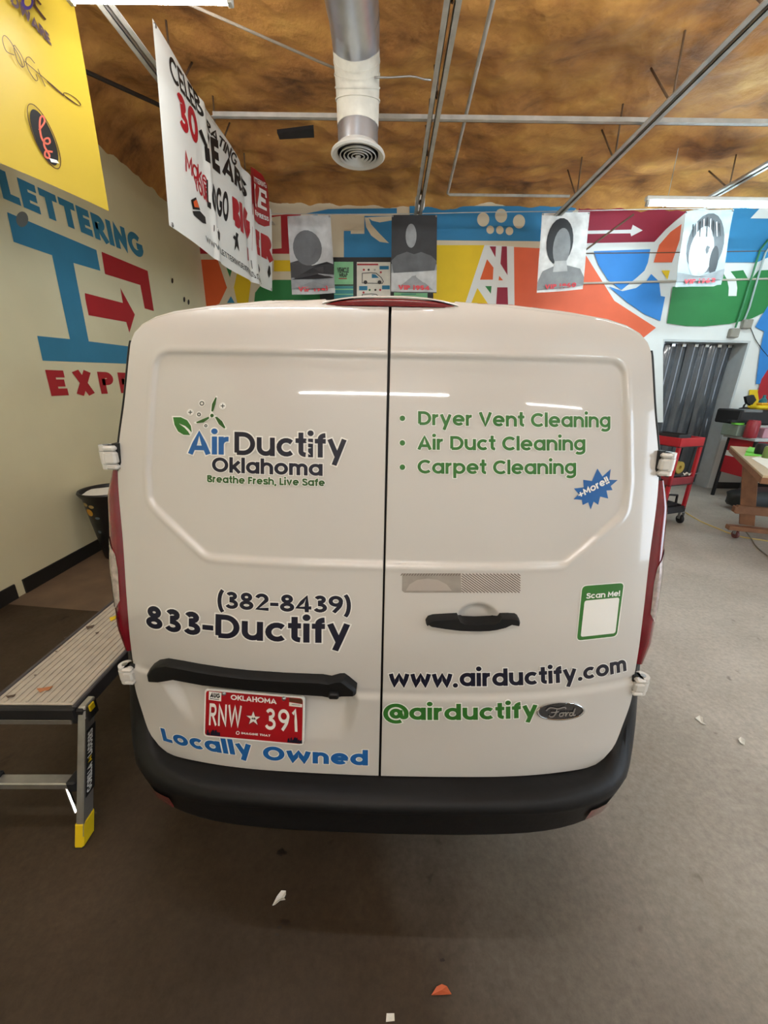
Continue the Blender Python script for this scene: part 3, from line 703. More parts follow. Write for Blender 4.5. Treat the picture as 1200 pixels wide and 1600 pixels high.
def wtext(s, BL, BR, TL, TR, m, t=.17, sp=.11, slant=0, k=1):
    fr = quadframe(bz(*BL), bz(*BR), bz(*TL), bz(*TR), (1, 0, 0))
    write(ban, s, lambda a, c, l: (lambda p: (XW+wave(p[1], p[2])+.004*k+l, p[1], p[2]))(fr(a, c, 0)), m, t, sp, 0, slant)
def wpoly(pts, m, k=1): 
    P_ = [bz(*p) for p in pts]; ban.poly([(XW+wave(p[1], p[2])+.004*k, p[1], p[2]) for p in P_], m)
wtext('CELEB', (128, 345), (327, 577), (108, 188), (300, 440), M_black, .15, .12)
wtext('RATING', (340, 622), (505, 862), (345, 580), (520, 800), M_black, .16, .1)
wtext('30', (180, 628), (305, 742), (150, 398), (290, 540), M_red, .20, .12)
wtext('YE', (318, 800), (428, 905), (303, 640), (412, 705), M_black, .22, .12)
wtext('ARS', (436, 892), (578, 1040), (438, 770), (575, 945), M_black, .2, .1)
wtext('Make', (212, 882), (352, 985), (204, 755), (346, 900), M_red, .13, .02, .12)
wtext('YOUR', (274, 990), (362, 1075), (262, 915), (352, 985), M_red, .2, .1)
wtext('LOGO', (352, 1090), (472, 1185), (345, 930), (470, 1010), M_black, .2, .15)
wtext('BIG', (497, 1190), (600, 1295), (488, 1028), (590, 1108), M_red, .30, .1)
wtext('ER', (606, 1345), (722, 1412), (602, 1205), (716, 1272), M_red, .30, .1)
wpoly([(592, 855), (625, 868), (665, 905), (690, 960), (700, 1040), (706, 1140), (705, 1200), (680, 1205), (650, 1190), (620, 1165), (600, 1135), (594, 1000)], M_red)
wpoly([(602, 950), (622, 962), (622, 990), (614, 988), (616, 1070), (624, 1075), (624, 1095), (604, 1085)], M_white, 7)
wpoly([(630, 970), (676, 1000), (680, 1040), (672, 1036), (670, 1018), (650, 1005), (651, 1030), (674, 1050), (676, 1072), (652, 1058), (653, 1080), (680, 1098), (681, 1115), (634, 1090)], M_white, 7)
wtext('LETTERING', (598, 935), (680, 985), (596, 905), (672, 950), M_white, .18, .12, k=7)
wtext('EXPRESS', (603, 1135), (692, 1175), (601, 1105), (690, 1150), M_white, .2, .1, k=7)
wpoly([(243, 1050), (275, 1035), (302, 1110), (255, 1105)], M_black); wpoly([(255, 1060), (275, 1048), (292, 1095), (262, 1092)], M_morange, 2)
wpoly([(252, 1115), (300, 1115), (335, 1150), (340, 1190), (318, 1185), (262, 1140)], M_black)
wpoly([(384, 1195), (404, 1210), (428, 1245), (427, 1290), (410, 1270), (385, 1230)], M_black); wpoly([(390, 1205), (402, 1214), (404, 1235), (392, 1226)], M_white, 2)
wpoly([(512, 1238), (524, 1250), (520, 1275), (530, 1350), (516, 1318), (506, 1345), (508, 1285), (496, 1270), (503, 1255), (509, 1265)], M_black)
wpoly([(576, 1322), (588, 1335), (590, 1405), (578, 1400)], M_red); wpoly([(604, 1400), (640, 1425), (658, 1455), (652, 1472), (610, 1450)], M_black); wpoly([(706, 1430), (712, 1440), (716, 1480), (708, 1505), (700, 1470)], M_black)
wtext('WWW.LETTERINGEXPRESS.COM', (340, 1292), (668, 1540), (335, 1257), (657, 1503), M_black, .12, .22)
obj('print', ban, wb)
for a, c in ((.01, .015), (.5, .015), (.99, .015), (.015, .985), (.985, .98)):
    g = MB(); p = wf(a, c, .004); g.lathe(p, [(.005, 0), (.013, .002), (.015, -.002)], M_steel, 12, 'x'); obj('grommet', g, wb)

# ------------------------------------------------------------------ yellow sponsor banner
A0 = np.array([-2.004, 3.2, 2.75]); A1 = np.array([-2.17, 2.58, 2.75]); dv = (A1-A0)/np.linalg.norm(A1-A0)
NY_ = np.cross(dv, (0, 0, 1)); NY_ = NY_*np.sign((CAM-A0)@NY_)
hy = lambda u, v: atP(u/4.706, v/4.706, A0, NY_)
yb_ = thing('banner', tuple(A0), 'yellow banner with script lettering and a round black logo at the top left', 'banner')
M_yban = mat('yellow banner vinyl', '#cdb13c', .45, var=.03, scale=1.5)
M_yban2 = mat('orange banner vinyl', '#e8b23c', .45, var=.03)
b = MB(); rows = []
for i in range(25):
    s = 1.75*i/24; r = []
    for j in range(21):
        p = A0+dv*s+np.array([0, 0, (3.86-2.75)*j/20]); r.append(p+NY_*(.012*math.sin(s*5+j*.1)))
    rows.append(r)
b.grid(rows, M_yban); obj('sheet', b, yb_, smooth=True)
yp = MB()
def yo(p, l): return p+NY_*(.016+l)
def ystroke(pts, wpx, m, k=1, n=5):
    P_ = spl([(p[0], -p[1]) for p in pts], n)
    for q in ribbon(P_, wpx, False): yp.poly([yo(hy(p[0], -p[1]), .001*k) for p in q], m)
M_brown = mat('brown print', '#4a2f22', .5); M_purple = mat('purple print', '#4a3a86', .5)
fr = quadframe(hy(60, 25), hy(368, 345), hy(70, -55), hy(345, 255), NY_)
write(yp, 'DWARE', lambda a, c, l: yo(fr(a, c, 0), l), mat('slab print', '#5a4550', .5), .22, .1)
yp.poly([yo(hy(185+45*math.cos(a), 20+58*math.sin(a)), .001) for a in [2*PI*k/24 for k in range(24)]], M_purple)
yp.poly([yo(hy(187+26*math.cos(a), 18+34*math.sin(a)), .002) for a in [2*PI*k/24 for k in range(24)]], M_yban)
ystroke([(285, 40), (245, -5), (240, 40), (280, 100), (320, 150)], 7, M_brown)
ystroke([(90, 410), (30, 380), (2, 300), (15, 265), (50, 295), (85, 350), (130, 430), (150, 500), (115, 455), (90, 380), (85, 335)], 2.6, M_brown)
ystroke([(90, 335), (140, 410), (165, 480), (150, 500)], 2.6, M_brown)
ystroke([(240, 470), (200, 425), (175, 440), (190, 510), (240, 590), (262, 590), (248, 550)], 2.6, M_brown)
ystroke([(262, 510), (290, 580), (318, 640)], 2.6, M_brown); ystroke([(165, 455), (270, 545), (370, 630), (440, 690), (500, 735), (560, 775), (578, 770), (540, 725), (480, 690), (452, 690), (480, 725), (555, 775)], 2.6, M_brown)
ystroke([(330, 600), (390, 655), (455, 710)], 2.6, M_brown)
ring = [(308+150*math.cos(a)*.72+60*math.sin(a), 1005+105*math.cos(a)*.9+235*math.sin(a)*.93) for a in [2*PI*k/40 for k in range(40)]]
for q in ribbon([(p[0], -p[1]) for p in ring], 3.0, True): yp.poly([yo(hy(p[0], -p[1]), .001) for p in q], M_brown)
yp.poly([yo(hy(308+120*math.cos(a)*.78+48*math.sin(a), 1012+85*math.cos(a)*.9+205*math.sin(a)*.93), .002) for a in [2*PI*k/36 for k in range(36)]], M_black)
M_pink = mat('coral print', '#e0705a', .5)
ystroke([(270, 960), (310, 900), (300, 860), (280, 870), (275, 940), (290, 1020), (325, 1060), (350, 1050), (340, 1020), (310, 1030), (310, 1080), (345, 1140), (340, 1165), (315, 1150), (320, 1115), (370, 1120)], 7, M_pink, 3)
yp.poly([yo(hy(*p), .003) for p in ((345, 1165), (400, 1180), (420, 1205), (360, 1195))], M_white)
obj('print', yp, yb_)

# ------------------------------------------------------------------ strip curtain in the doorway
M_strip = mat('dark vinyl strip', '#4a4f55', .16, var=.2, scale=3, coat=.6)
ct = thing('strip_curtain', (4.9, YB+.28, 0), 'dark grey vinyl strip curtain hanging in the doorway on the right', 'curtain')
n = 7; wdt = (DX1-DX0-.06)/n
b = MB(); b.box(DX0+.03, YB+.26, DZ-.075, DX1-.03, YB+.30, DZ-.03, M_steel); obj('rail', b, ct)
for i in range(n):
    x0 = DX0+.03+wdt*i-.02; x1 = x0+wdt+.03; dy = .02*(i % 2)
    rows = []
    for j in range(13):
        z = .05+(DZ-.09)*j/12; r = []
        for k in range(9):
            s = k/8; x = min(max(x0+(x1-x0)*s, DX0+.032), DX1-.032)
            r.append((x+.008*math.sin(z*3+i), YB+.27-dy-.045*math.sin(PI*s)+.012*math.sin(z*2.3+i*1.7), z))
        rows.append(r)
    b = MB(); b.grid(rows, M_strip); obj('strip', b, ct, smooth=True)
    b = MB(); b.rbox((x0+x1)/2-.03, YB+.20-dy, DZ-.085, (x0+x1)/2+.03, YB+.255-dy, DZ-.035, M_chrome, .004); obj('clip', b, ct)

# wall pipes and boxes at the right
def wallpipe(px, y, r, m, label):
    return bar('wall_pipe', [tuple(atY(u, v, y)) for u, v in px], r, m, label, 'pipe', 'pipes on the back wall', 10)
wallpipe([(842, 444), (1010, 440.5), (1260, 434)], YB-.03, .014, mat('pale conduit', '#b7b0a2', .5), 'pale horizontal conduit across the mural behind the posters')
wallpipe([(905, 396), (1050, 394.5), (1260, 391)], YB-.02, .006, M_rust, 'thin dark cable running level across the mural, above the pale conduit')
M_cond = mat('grey conduit', '#9fb0b0', .45); M_condg = mat('green painted conduit', '#2f7a4c', .5)
wallpipe([(1230, 368), (1200, 375), (1188, 390), (1173, 437), (1160, 480), (1149, 512)], YB-.05, .013, M_condg, 'bent conduit ending at the lower junction box')
wallpipe([(1230, 372), (1207, 380), (1196, 395), (1183, 438), (1171, 480), (1163, 500)], YB-.05, .013, M_cond, 'bent conduit ending at the upper junction box')
bar('cable', [tuple(atY(u, v, YB-.02)) for u, v in ((1171, 508), (1180, 530), (1190, 545), (1215, 575))], .005, M_dark, 'dark cable drooping to the right from the upper junction box', 'cable', n=6)
M_jb = mat('junction box grey', '#8e8a80', .5)
for (u, v), lab in (((1143, 521), 'grey square junction box just over the doorway'), ((1163, 507), 'grey square junction box, the upper one of two over the doorway')):
    c = atY(u, v, YB); t = thing('junction_box', tuple(c), lab, 'junction box', 'junction boxes over the doorway')
    b = MB(); b.rbox(c[0]-.065, YB-.07, c[2]-.065, c[0]+.065, YB, c[2]+.065, M_jb, .008); obj('box', b, t)
    b = MB(); b.rbox(c[0]-.06, YB-.078, c[2]-.06, c[0]+.06, YB-.07, c[2]+.06, M_jb, .003)
    b.lathe((c[0]-.04, YB-.079, c[2]+.04), [(.001, 0), (.006, 0)], M_steel, 8, 'y'); b.lathe((c[0]+.04, YB-.079, c[2]-.04), [(.001, 0), (.006, 0)], M_steel, 8, 'y'); obj('cover', b, t)

# ================================================================== the van
X0 = -.005
_zs = [.30, .40, .55, .75, .92, 1.0, 1.3, 1.6, 1.72, 1.79, 1.84, 1.86, 1.90]
_ys = [.835, .845, .860, .880, .885, .892, .945, 1.000, 1.026, 1.05, 1.085, 1.115, 1.18]
_zt = np.arange(.3, 1.9001, .002); _yt = np.interp(_zt, _zs, _ys)
_k = np.exp(-.5*(np.arange(-45, 46)*.002/.022)**2); _k /= _k.sum()
_pad = np.concatenate([_yt[0]+(np.arange(-45, 0))*(_yt[1]-_yt[0]), _yt, _yt[-1]+(np.arange(1, 46))*(_yt[-1]-_yt[-2])])
_yt = np.convolve(_pad, _k, 'valid')
def vS(x, z): return np.interp(z, _zt, _yt)+.12*(np.abs(x)/.85)**3
def vhit(u, v):
    d = ray(u, v); t = np.linspace(.3, 2.2, 6000)
    P_ = CAM+d*t[:, None]; g = P_[:, 1]-vS(P_[:, 0]-X0, P_[:, 2]); i = int(np.argmax(g > 0))
    t0, t1 = t[i-1], t[i]; tt = t0+(t1-t0)*(-g[i-1])/(g[i]-g[i-1])
    return CAM+d*tt
def vhit2(u, v, lift=0.0, fn=None):
    d = ray(u, v); t = np.linspace(.4, 2.0, 4000); P_ = CAM+d*t[:, None]
    g = P_[:, 1]-((fn or vS)(P_[:, 0]-X0, P_[:, 2])-lift); i = max(1, int(np.argmax(g > 0)))
    return CAM+d*(t[i-1]+(t[i]-t[i-1])*(-g[i-1])/(g[i]-g[i-1]))
def sst(e0, e1, x):
    t = np.clip((x-e0)/(e1-e0), 0, 1); return t*t*(3-2*t)
# recessed panel outline (half), rounded by offsetting a shrunken polygon
def sdpoly(x, z, V):
    d = np.full(np.shape(x), 1e9); s = np.ones(np.shape(x)); n = len(V); j = n-1
    for i in range(n):
        ex, ez = V[j][0]-V[i][0], V[j][1]-V[i][1]; wx, wz = x-V[i][0], z-V[i][1]
        c = np.clip((wx*ex+wz*ez)/(ex*ex+ez*ez), 0, 1)
        d = np.minimum(d, (wx-ex*c)**2+(wz-ez*c)**2)
        c1 = z >= V[i][1]; c2 = z < V[j][1]; c3 = ex*wz > ez*wx
        fl = (c1 & c2 & c3) | (~c1 & ~c2 & ~c3); s = np.where(fl, -s, s); j = i
    return s*np.sqrt(d)
_RP = .05
PANEL = [(.10-.6, 1.186+_RP), (.47, 1.186+_RP), (.655-_RP, 1.345), (.655-_RP, 1.40), (.615-_RP, 1.715-_RP), (-.5, 1.715-_RP)]
REC = [(-.575, .64), (-.12, .64), (-.095, .775), (-.655, .79)]
hl_a = vhit(712, 953); hl_b = vhit(780, 953)
hcx, hcz = (hl_a[0]+hl_b[0])/2-X0, vhit(746, 966)[2]
def vdetail(x, z):
    ax = np.abs(x)
    d = -(sdpoly(ax, z, PANEL)-_RP)
    o = .0075*sst(-.001, .011, d)-.0015*np.exp(-((d+.007)/.006)**2)
    # waist crease
    o = o-.007*sst(.808, .782, z)+.007*sst(.80, .60, z)+.003*np.exp(-((z-.795)/.012)**2)
    # number plate recess in the left door
    r = sdpoly(x, z, REC)-.02
    o = o+.026*sst(.012, -.03, r)*sst(.62, .76, z)
    # hand pocket in the right door
    e = np.sqrt(((x-hcx)/.062)**2+((z-hcz)/.046)**2)
    o = o+.022*sst(1.0, .45, e)
    return o
def vT(x, z): return vS(x, z)+vdetail(x, z)
def von(u, v, lift=0):
    return vhit2(u, v, lift, vT)

XO = ([.50, .53, .56, .62, .71, .82, .98, 1.07, 1.2, 1.37, 1.47, 1.59, 1.745, 1.80], [.715, .738, .757, .772, .785, .778, .763, .760, .757, .757, .744, .712, .680, .660])
ZB = ([0, .25, .53, .66, .70, .74, .757, .80], [.507, .508, .500, .495, .503, .530, .560, .575])
ZT = ([0, .125, .14, .165, .18, .32, .49, .60, .64, .665, .68, .8], [1.829, 1.829, 1.832, 1.845, 1.846, 1.833, 1.817, 1.795, 1.780, 1.762, 1.745, 1.72])
def smooth_table(T, n=12):
    q = np.array(spl(list(zip(*T)), n)); return q[:, 0], q[:, 1]
ZT = ([0, .125, .14, .165, .18, .32, .49, .57, .62, .650, .668, .678, .684, .72, .8], [1.829, 1.829, 1.832, 1.845, 1.846, 1.833, 1.817, 1.806, 1.793, 1.779, 1.764, 1.750, 1.735, 1.70, 1.66])
XO = ([.50, .53, .56, .62, .71, .82, .98, 1.07, 1.2, 1.37, 1.47, 1.59, 1.70, 1.735, 1.750, 1.764, 1.779, 1.793], [.715, .738, .757, .772, .785, .778, .763, .760, .757, .757, .744, .712, .690, .684, .678, .668, .650, .62])
XO = smooth_table(XO); ZT = smooth_table(ZT); ZB = smooth_table(ZB)
xo = lambda z: np.interp(z, *XO); zb = lambda x: np.interp(x, *ZB); zt = lambda x: np.interp(x, *ZT)

van = thing('panel_van', (X0, 2.9, 0), 'white panel van with advertising lettering parked with its rear doors towards us', 'van')
M_seal = mat('door seal black', '#0c0c0d', .5)
doors = {}
for side in (-1, 1):
    NU, NV = 190, 300
    g0 = .004
    U = np.linspace(0, 1, NU)[:, None]; V = np.linspace(0, 1, NV)[None, :]
    xu = g0+U*(.757-g0)+0*V
    z = zb(xu)+(zt(xu)-zb(xu))*V
    for _ in range(4):
        x = g0+U*(xo(z)-g0); z = zb(x)+(zt(x)-zb(x))*V
    xs = x*side; y = vT(xs, z)
    G_ = np.stack([xs+X0, y, z], -1)
    b = MB()
    b.grid(G_ if side < 0 else G_[::-1], M_paint)
    # turned edge all round
    per = [G_[0, j] for j in range(NV)]+[G_[i, -1] for i in range(1, NU)]+[G_[-1, j] for j in range(NV-2, -1, -1)]+[G_[i, 0] for i in range(NU-2, 0, -1)]
    per = np.array(per); cen = np.array([side*.37+X0, 0, 1.15])
    inn = per.copy(); dxz = per-cen; dxz[:, 1] = 0; dxz /= np.linalg.norm(dxz, axis=1)[:, None]
    r1 = per+np.array([0, .003, 0])+dxz*.0015; r2 = r1+np.array([0, .022, 0])
    b.grid(np.stack([per, r1, r2], 0).transpose(1, 0, 2)[::1], M_paint, closed=False)
    doors[side] = obj('rear_door', b, van, smooth='auto', angle=50)
doors[-1]['label'] = 'left rear door with plate recess'; doors[1]['label'] = 'right rear door with handle'
# dark rubber frame behind the doors
b = MB()
NU, NV = 60, 60
U = np.linspace(-1, 1, NU)[:, None]; V = np.linspace(0, 1, NV)[None, :]
xu = np.abs(U)*.757+0*V; z = zb(xu)-.01+(zt(xu)-zb(xu)+.004)*V
for _ in range(4):
    x = np.abs(U)*(xo(z)+.008); z = zb(x)-.01+(zt(x)-zb(x)+.004)*V
x = x*np.sign(U)
b.grid(np.stack([x+X0, vS(x, z)+.040+.04*sst(.04, .0, np.minimum(np.abs(x), 9)*0+np.maximum(0, .30-0*z)), z], -1), M_seal); obj('door_seal', b, van, smooth=True)

# body shell: rear corner blends into the long side walls
def topz(y):
    return float(np.interp(y, [1.1, 1.25, 1.6, 2.6, 3.4, 3.7, 4.25, 4.45, 4.8, 5.05, 5.12], [1.85, 1.866, 1.87, 1.86, 1.84, 1.80, 1.30, 1.18, 1.06, .94, .75]))
HZ = [.36, .50, .62, .80, .95, 1.10, 1.25, 1.37, 1.47, 1.59, 1.68, 1.735, 1.758, 1.778, 1.797, 1.814, 1.832, 1.847, 1.856, 1.86]
HW = [.80, .822, .836, .842, .838, .832, .824, .812, .790, .757, .734, .716, .704, .688, .66, .615, .52, .36, .17, .0]
TX = [.674, .655, .620, .57, .47, .32, .15, .0]
def halfw(z): return float(np.interp(z, HZ, HW))
def ring(y, shrink=0, zscale=1):
    tz = topz(y); pts = []
    for z in HZ:
        zz = .36+(z-.36)*(tz-.36)/(1.86-.36); nose = float(np.interp(y, [1.1, 4.2, 4.8, 5.12], [1, 1, .93, .72]))
        pts.append((halfw(z)*nose-shrink, zz))
    return [(-a, c) for a, c in pts]+[(a, c) for a, c in pts[::-1][1:]]
b = MB(); rows = []
# first ring hugs the door outline, next ones swell into the body
def rearring(off, dy):
    out = [(float(xo(max(z, .53))), z) for z in HZ[:12]]+[(x, float(zt(x))) for x in TX]; pts = []
    for i, (x, z) in enumerate(out):
        p, q = out[max(i-1, 0)], out[min(i+1, len(out)-1)]
        tx, tz = q[0]-p[0], q[1]-p[1]; l = math.hypot(tx, tz); nx, nz_ = tz/l, -tx/l
        if i < 10: nx, nz_ = 1, 0
        pts.append((max(0, x+nx*off), float(vS(x, z))+dy, z+nz_*off*.6))
    return [(-a+X0, y_, c) for a, y_, c in pts]+[(a+X0, y_, c) for a, y_, c in pts[::-1][1:]]
for off, dy in ((.006, .024), (.020, .030), (.028, .050), (.031, .085)): rows.append(rearring(off, dy))
for y in (1.35, 1.6, 2.1, 2.6, 3.1, 3.4, 3.7, 4.0, 4.25, 4.45, 4.65, 4.8, 4.95, 5.05, 5.12):
    rows.append([(a+X0, y, c) for a, c in ring(y)])
b.grid(rows, M_paint); n_ = len(rows[-1]); k_ = len(b.v); 
b.poly(rows[-1], M_paint); obj('body_shell', b, van, smooth='auto', angle=40)
b = MB(); b.box(X0-.78, 1.0, .33, X0+.78, 5.0, .37, M_dark); obj('underbody', b, van)
# black strips up the rear pillars
for side in (-1, 1):
    rows = []
    for z in np.linspace(1.40, 1.742, 24):
        e = float(xo(z)); y = float(vS(e, z))
        rows.append([(X0+side*(e+o), y+d, z) for o, d in ((.002, .010), (.008, .006), (.015, .014), (.0185, .034))])
    b = MB(); b.grid(rows if side < 0 else [r[::-1] for r in rows], M_seal); obj('pillar_strip', b, van, smooth=True)
# glass of the cab and side windows (seen only from the side)
M_glass = mat('dark glass', '#15191c', .08, coat=1)
b = MB()
ws = [[(X0+s*float(np.interp(y, [3.75, 4.22], [.60, .70])), y-.0, topz(y)+.012) for s in (-1, -.5, 0, .5, 1)] for y in (3.76, 3.9, 4.05, 4.2)]
b.grid(ws, M_glass); obj('windscreen', b, van, smooth=True)

# wheels
M_tyre = mat('tyre rubber', '#141414', .8); M_rim = mat('steel wheel', '#9b9d9f', .4, metal=.7)
for sx in (-1, 1):
    for yy in (2.05, 4.25):
        cx = X0+sx*.72; prof = [(.20, -.09), (.29, -.10), (.315, -.075), (.32, 0), (.315, .075), (.29, .10), (.20, .09)]
        b = MB(); b.lathe((cx, yy, .32), prof, M_tyre, 40, 'x')
        wl = obj('wheel', b, van, smooth='auto')
        b = MB(); b.lathe((cx, yy, .32), [(.20, sx*.09), (.18, sx*.06), (.08, sx*.05), (.07, sx*.08), (.001, sx*.085)], M_rim, 32, 'x'); obj('rim', b, wl, smooth='auto')

# bumper
BX = [0, .15, .30, .42, .52, .60, .66, .71, .75, .775, .79, .80, .81, .81]
def curve(pts, n=34):
    P_ = np.array(spl(pts, 8)); d = np.r_[0, np.cumsum(np.linalg.norm(np.diff(P_, axis=0), axis=1))]; d /= d[-1]
    t = np.linspace(0, 1, n); return np.stack([np.interp(t, d, P_[:, i]) for i in range(3)], -1)
top_in = curve([(0, .872, .503), (.3, .880, .504), (.5, .893, .497), (.64, .915, .490), (.705, .940, .500), (.745, .962, .532), (.766, .978, .590), (.778, .992, .68), (.790, 1.002, .76), (.806, 1.02, .800), (.842, 1.10, .815), (.846, 1.6, .815)])
edge1 = curve([(0, .785, .503), (.3, .792, .503), (.5, .812, .500), (.64, .855, .500), (.715, .905, .510), (.765, .955, .545), (.790, .985, .600), (.806, 1.005, .67), (.822, 1.03, .73), (.838, 1.06, .765), (.852, 1.14, .78), (.855, 1.6, .78)])
edge2 = curve([(0, .757, .492), (.3, .764, .492), (.5, .785, .488), (.64, .832, .486), (.730, .885, .486), (.785, .945, .498), (.812, .985, .520), (.828, 1.015, .55), (.842, 1.05, .58), (.855, 1.09, .60), (.866, 1.17, .61), (.868, 1.6, .61)])
edge3 = curve([(0, .752, .470), (.3, .758, .470), (.5, .778, .466), (.64, .824, .462), (.730, .880, .458), (.786, .945, .458), (.814, .988, .460), (.832, 1.02, .465), (.848, 1.055, .47), (.860, 1.10, .475), (.870, 1.18, .48), (.872, 1.6, .48)])
edge4 = curve([(0, .762, .455), (.3, .768, .455), (.5, .784, .448), (.64, .828, .435), (.725, .884, .43), (.780, .948, .43), (.808, .992, .43), (.826, 1.025, .43), (.842, 1.06, .43), (.855, 1.105, .43), (.866, 1.185, .43), (.868, 1.6, .43)])
edge5 = curve([(0, .772, .398), (.3, .778, .397), (.5, .800, .392), (.64, .848, .388), (.715, .905, .385), (.765, .965, .383), (.790, 1.005, .38), (.806, 1.04, .38), (.820, 1.075, .38), (.832, 1.12, .38), (.845, 1.20, .38), (.848, 1.6, .38)])
edge6 = curve([(0, .815, .378), (.3, .82, .378), (.5, .84, .375), (.64, .885, .372), (.70, .94, .37), (.745, 1.0, .37), (.77, 1.03, .37), (.785, 1.06, .37), (.80, 1.1, .37), (.81, 1.14, .37), (.82, 1.22, .37), (.82, 1.6, .37)])
def fit(c, sx, dy, dz):
    c = c.copy(); x = c[:, 0]; k = np.clip((x-.3)/.4, 0, 1); k = k*k*(3-2*k)
    c[:, 0] = np.minimum(x*(1+(sx-1)*k), .886); c[:, 1] += dy*(1-.5*k); c[:, 2] += dz; return c
edge1 = fit(edge1, 1.03, .012, .006); edge2 = fit(edge2, 1.05, .016, .010); edge3 = fit(edge3, 1.055, .014, .008); edge4 = fit(edge4, 1.055, .014, .004); edge5 = fit(edge5, 1.06, .004, -.022); edge6 = fit(edge6, 1.05, 0, -.030)
layers = [top_in]
def between(a, c, t): return a+(c-a)*t
layers += [between(top_in, edge1, .55), between(top_in, edge1, .93), between(edge1, edge2, .35), between(edge1, edge2, .9), between(edge2, edge3, .5), edge3, between(edge3, edge4, .6), edge4, between(edge4, edge5, .5), between(edge4, edge5, .93), edge5, edge6]
Lr = np.stack(layers, 1)                    # (n, layers, 3), right half
Ll = Lr[::-1].copy(); Ll[:, :, 0] *= -1
Bfull = np.concatenate([Ll, Lr[1:]], 0); Bfull[:, :, 0] += X0
b = MB(); b.grid(Bfull[:, ::-1], M_blackplastic)
bump = obj('bumper', b, van, smooth='auto', angle=60)
for side in (-1, 1):
    # red reflector set into the lower corner of the bumper
    rows = []; i_ = np.arange(len(edge4)); a0 = np.interp(.640, edge4[:, 0], i_); a1 = np.interp(.745, edge4[:, 0], i_)
    for s in np.linspace(0, 1, 10):
        f_ = a0+(a1-a0)*s; A, D_ = [np.array([np.interp(f_, i_, e_[:, k]) for k in range(3)]) for e_ in (edge4, edge5)]
        t_ = np.array([np.interp(f_+.5, i_, edge4[:, k])-np.interp(f_-.5, i_, edge4[:, k]) for k in range(3)]); nn = np.array([t_[1], -t_[0], 0]); nn /= np.linalg.norm(nn)
        rows.append([tuple(((A+(D_-A)*q)+nn*.006)*np.array([side, 1, 1])+np.array([X0, 0, 0])) for q in (.06, .3, .55, .72)])
    b = MB(); b.grid(rows, M_redlens); obj('reflector', b, bump, smooth=True)
for u in (470, 716):
    p = atY(u, 1284, .768); yy = float(np.interp(abs(p[0]-X0), edge4[:, 0], edge4[:, 1]))
    b = MB(); b.lathe((p[0], yy+.002, p[2]), [(.001, 0), (.009, 0), (.011, .006)], M_dark, 16, 'y'); obj('bumper_plug', b, bump)

# tail lamps wrapping the corner
for side in (-1, 1):
    zz = np.linspace(.845, 1.405, 60); rows = []
    prof = [(.004, .004), (.020, -.004), (.038, -.002), (.054, .010), (.064, .032), (.069, .068), (.068, .13), (.060, .20)]
    for z in zz:
        e = float(xo(z)); y = float(vS(e, z)); t = (z-.845)/.56
        k = np.interp(t, [0, .12, .5, .86, 1], [.55, .85, 1, .80, .42])
        kd = np.interp(t, [0, .12, .5, .86, 1], [.7, .9, 1, .9, .7])
        rows.append([(X0+side*(e+o*k), y+.006+d*kd, z) for o, d in prof])
    rows = np.array(rows)
    b = MB(); b.grid(rows if side < 0 else rows[:, ::-1], M_redlens)
    tl_ = obj('tail_lamp', b, van, smooth=True)
    # clear section in the middle, running outwards and upwards
    cl = []
    for i, z in enumerate(np.linspace(.995, 1.215, 26)):
        t = i/25; e = float(xo(z)); y = float(vS(e, z)); T_ = (z-.845)/.56
        k = np.interp(T_, [0, .12, .5, .86, 1], [.55, .85, 1, .80, .42]); kd = np.interp(T_, [0, .12, .5, .86, 1], [.7, .9, 1, .9, .7])
        s0 = np.interp(t, [0, .12, .55, .75, 1], [.040, .022, .020, .026, .062])
        r = []
        for s in np.linspace(0, 1, 7):
            o = s0+(.0695-s0)*s; d = np.interp(o, [p[0] for p in prof[:6]], [p[1] for p in prof[:6]])
            r.append((X0+side*(e+o*k+.0015), y+.006+d*kd-.0018, z))
        cl.append(r)
    b = MB(); b.grid(cl if side < 0 else np.array(cl)[:, ::-1], M_clearlens)
    obj('clear_lens', b, tl_, smooth=True)
    # black foot under the lamp, down to the bumper
    rows = []
    for z in np.linspace(.74, .86, 8):
        e = float(xo(z)); y = float(vS(e, z))
        rows.append([(X0+side*(e+o), y+.012+d, z) for o, d in ((.003, .004), (.012, .002), (.026, .014), (.034, .05), (.040, .12))])
    b = MB(); b.grid(rows if side < 0 else [r[::-1] for r in rows], M_blackplastic); obj('corner_trim', b, van, smooth=True)

# hinges
M_hinge = mat('hinge paint', '#dddbd6', .35, coat=.6, var=.03)
for side, (zc, hh, ww) in ((-1, (1.438, .066, .038)), (1, (1.452, .062, .029)), (-1, (.765, .062, .034)), (1, (.775, .062, .034))):
    e = float(xo(zc)); y = float(vS(e, zc)); b = MB()
    def T(px, py, pz): return (X0+side*(e+px), y+py, zc+pz)
    for z0, z1, off in ((-hh/2, -hh*.28, .004), (-hh*.26, hh*.26, 0), (hh*.28, hh/2, .004)):
        b.rbox(-.006, -.022, z0, ww*.72, .020, z1, M_hinge, .005, T)
        pts = []
        b.tube([T(ww*.72, .0+off*.5, z0), T(ww*.72, .0+off*.5, z1)], .0195, M_hinge, 20)
    b.box(-.010, -.006, -hh*.58, .006, .02, hh*.58, M_seal, T)
    b.tube([T(ww*.72, 0, -hh/2-.002), T(ww*.72, 0, hh/2+.002)], .008, M_steel, 12)
    obj('hinge', b, van, smooth='auto')
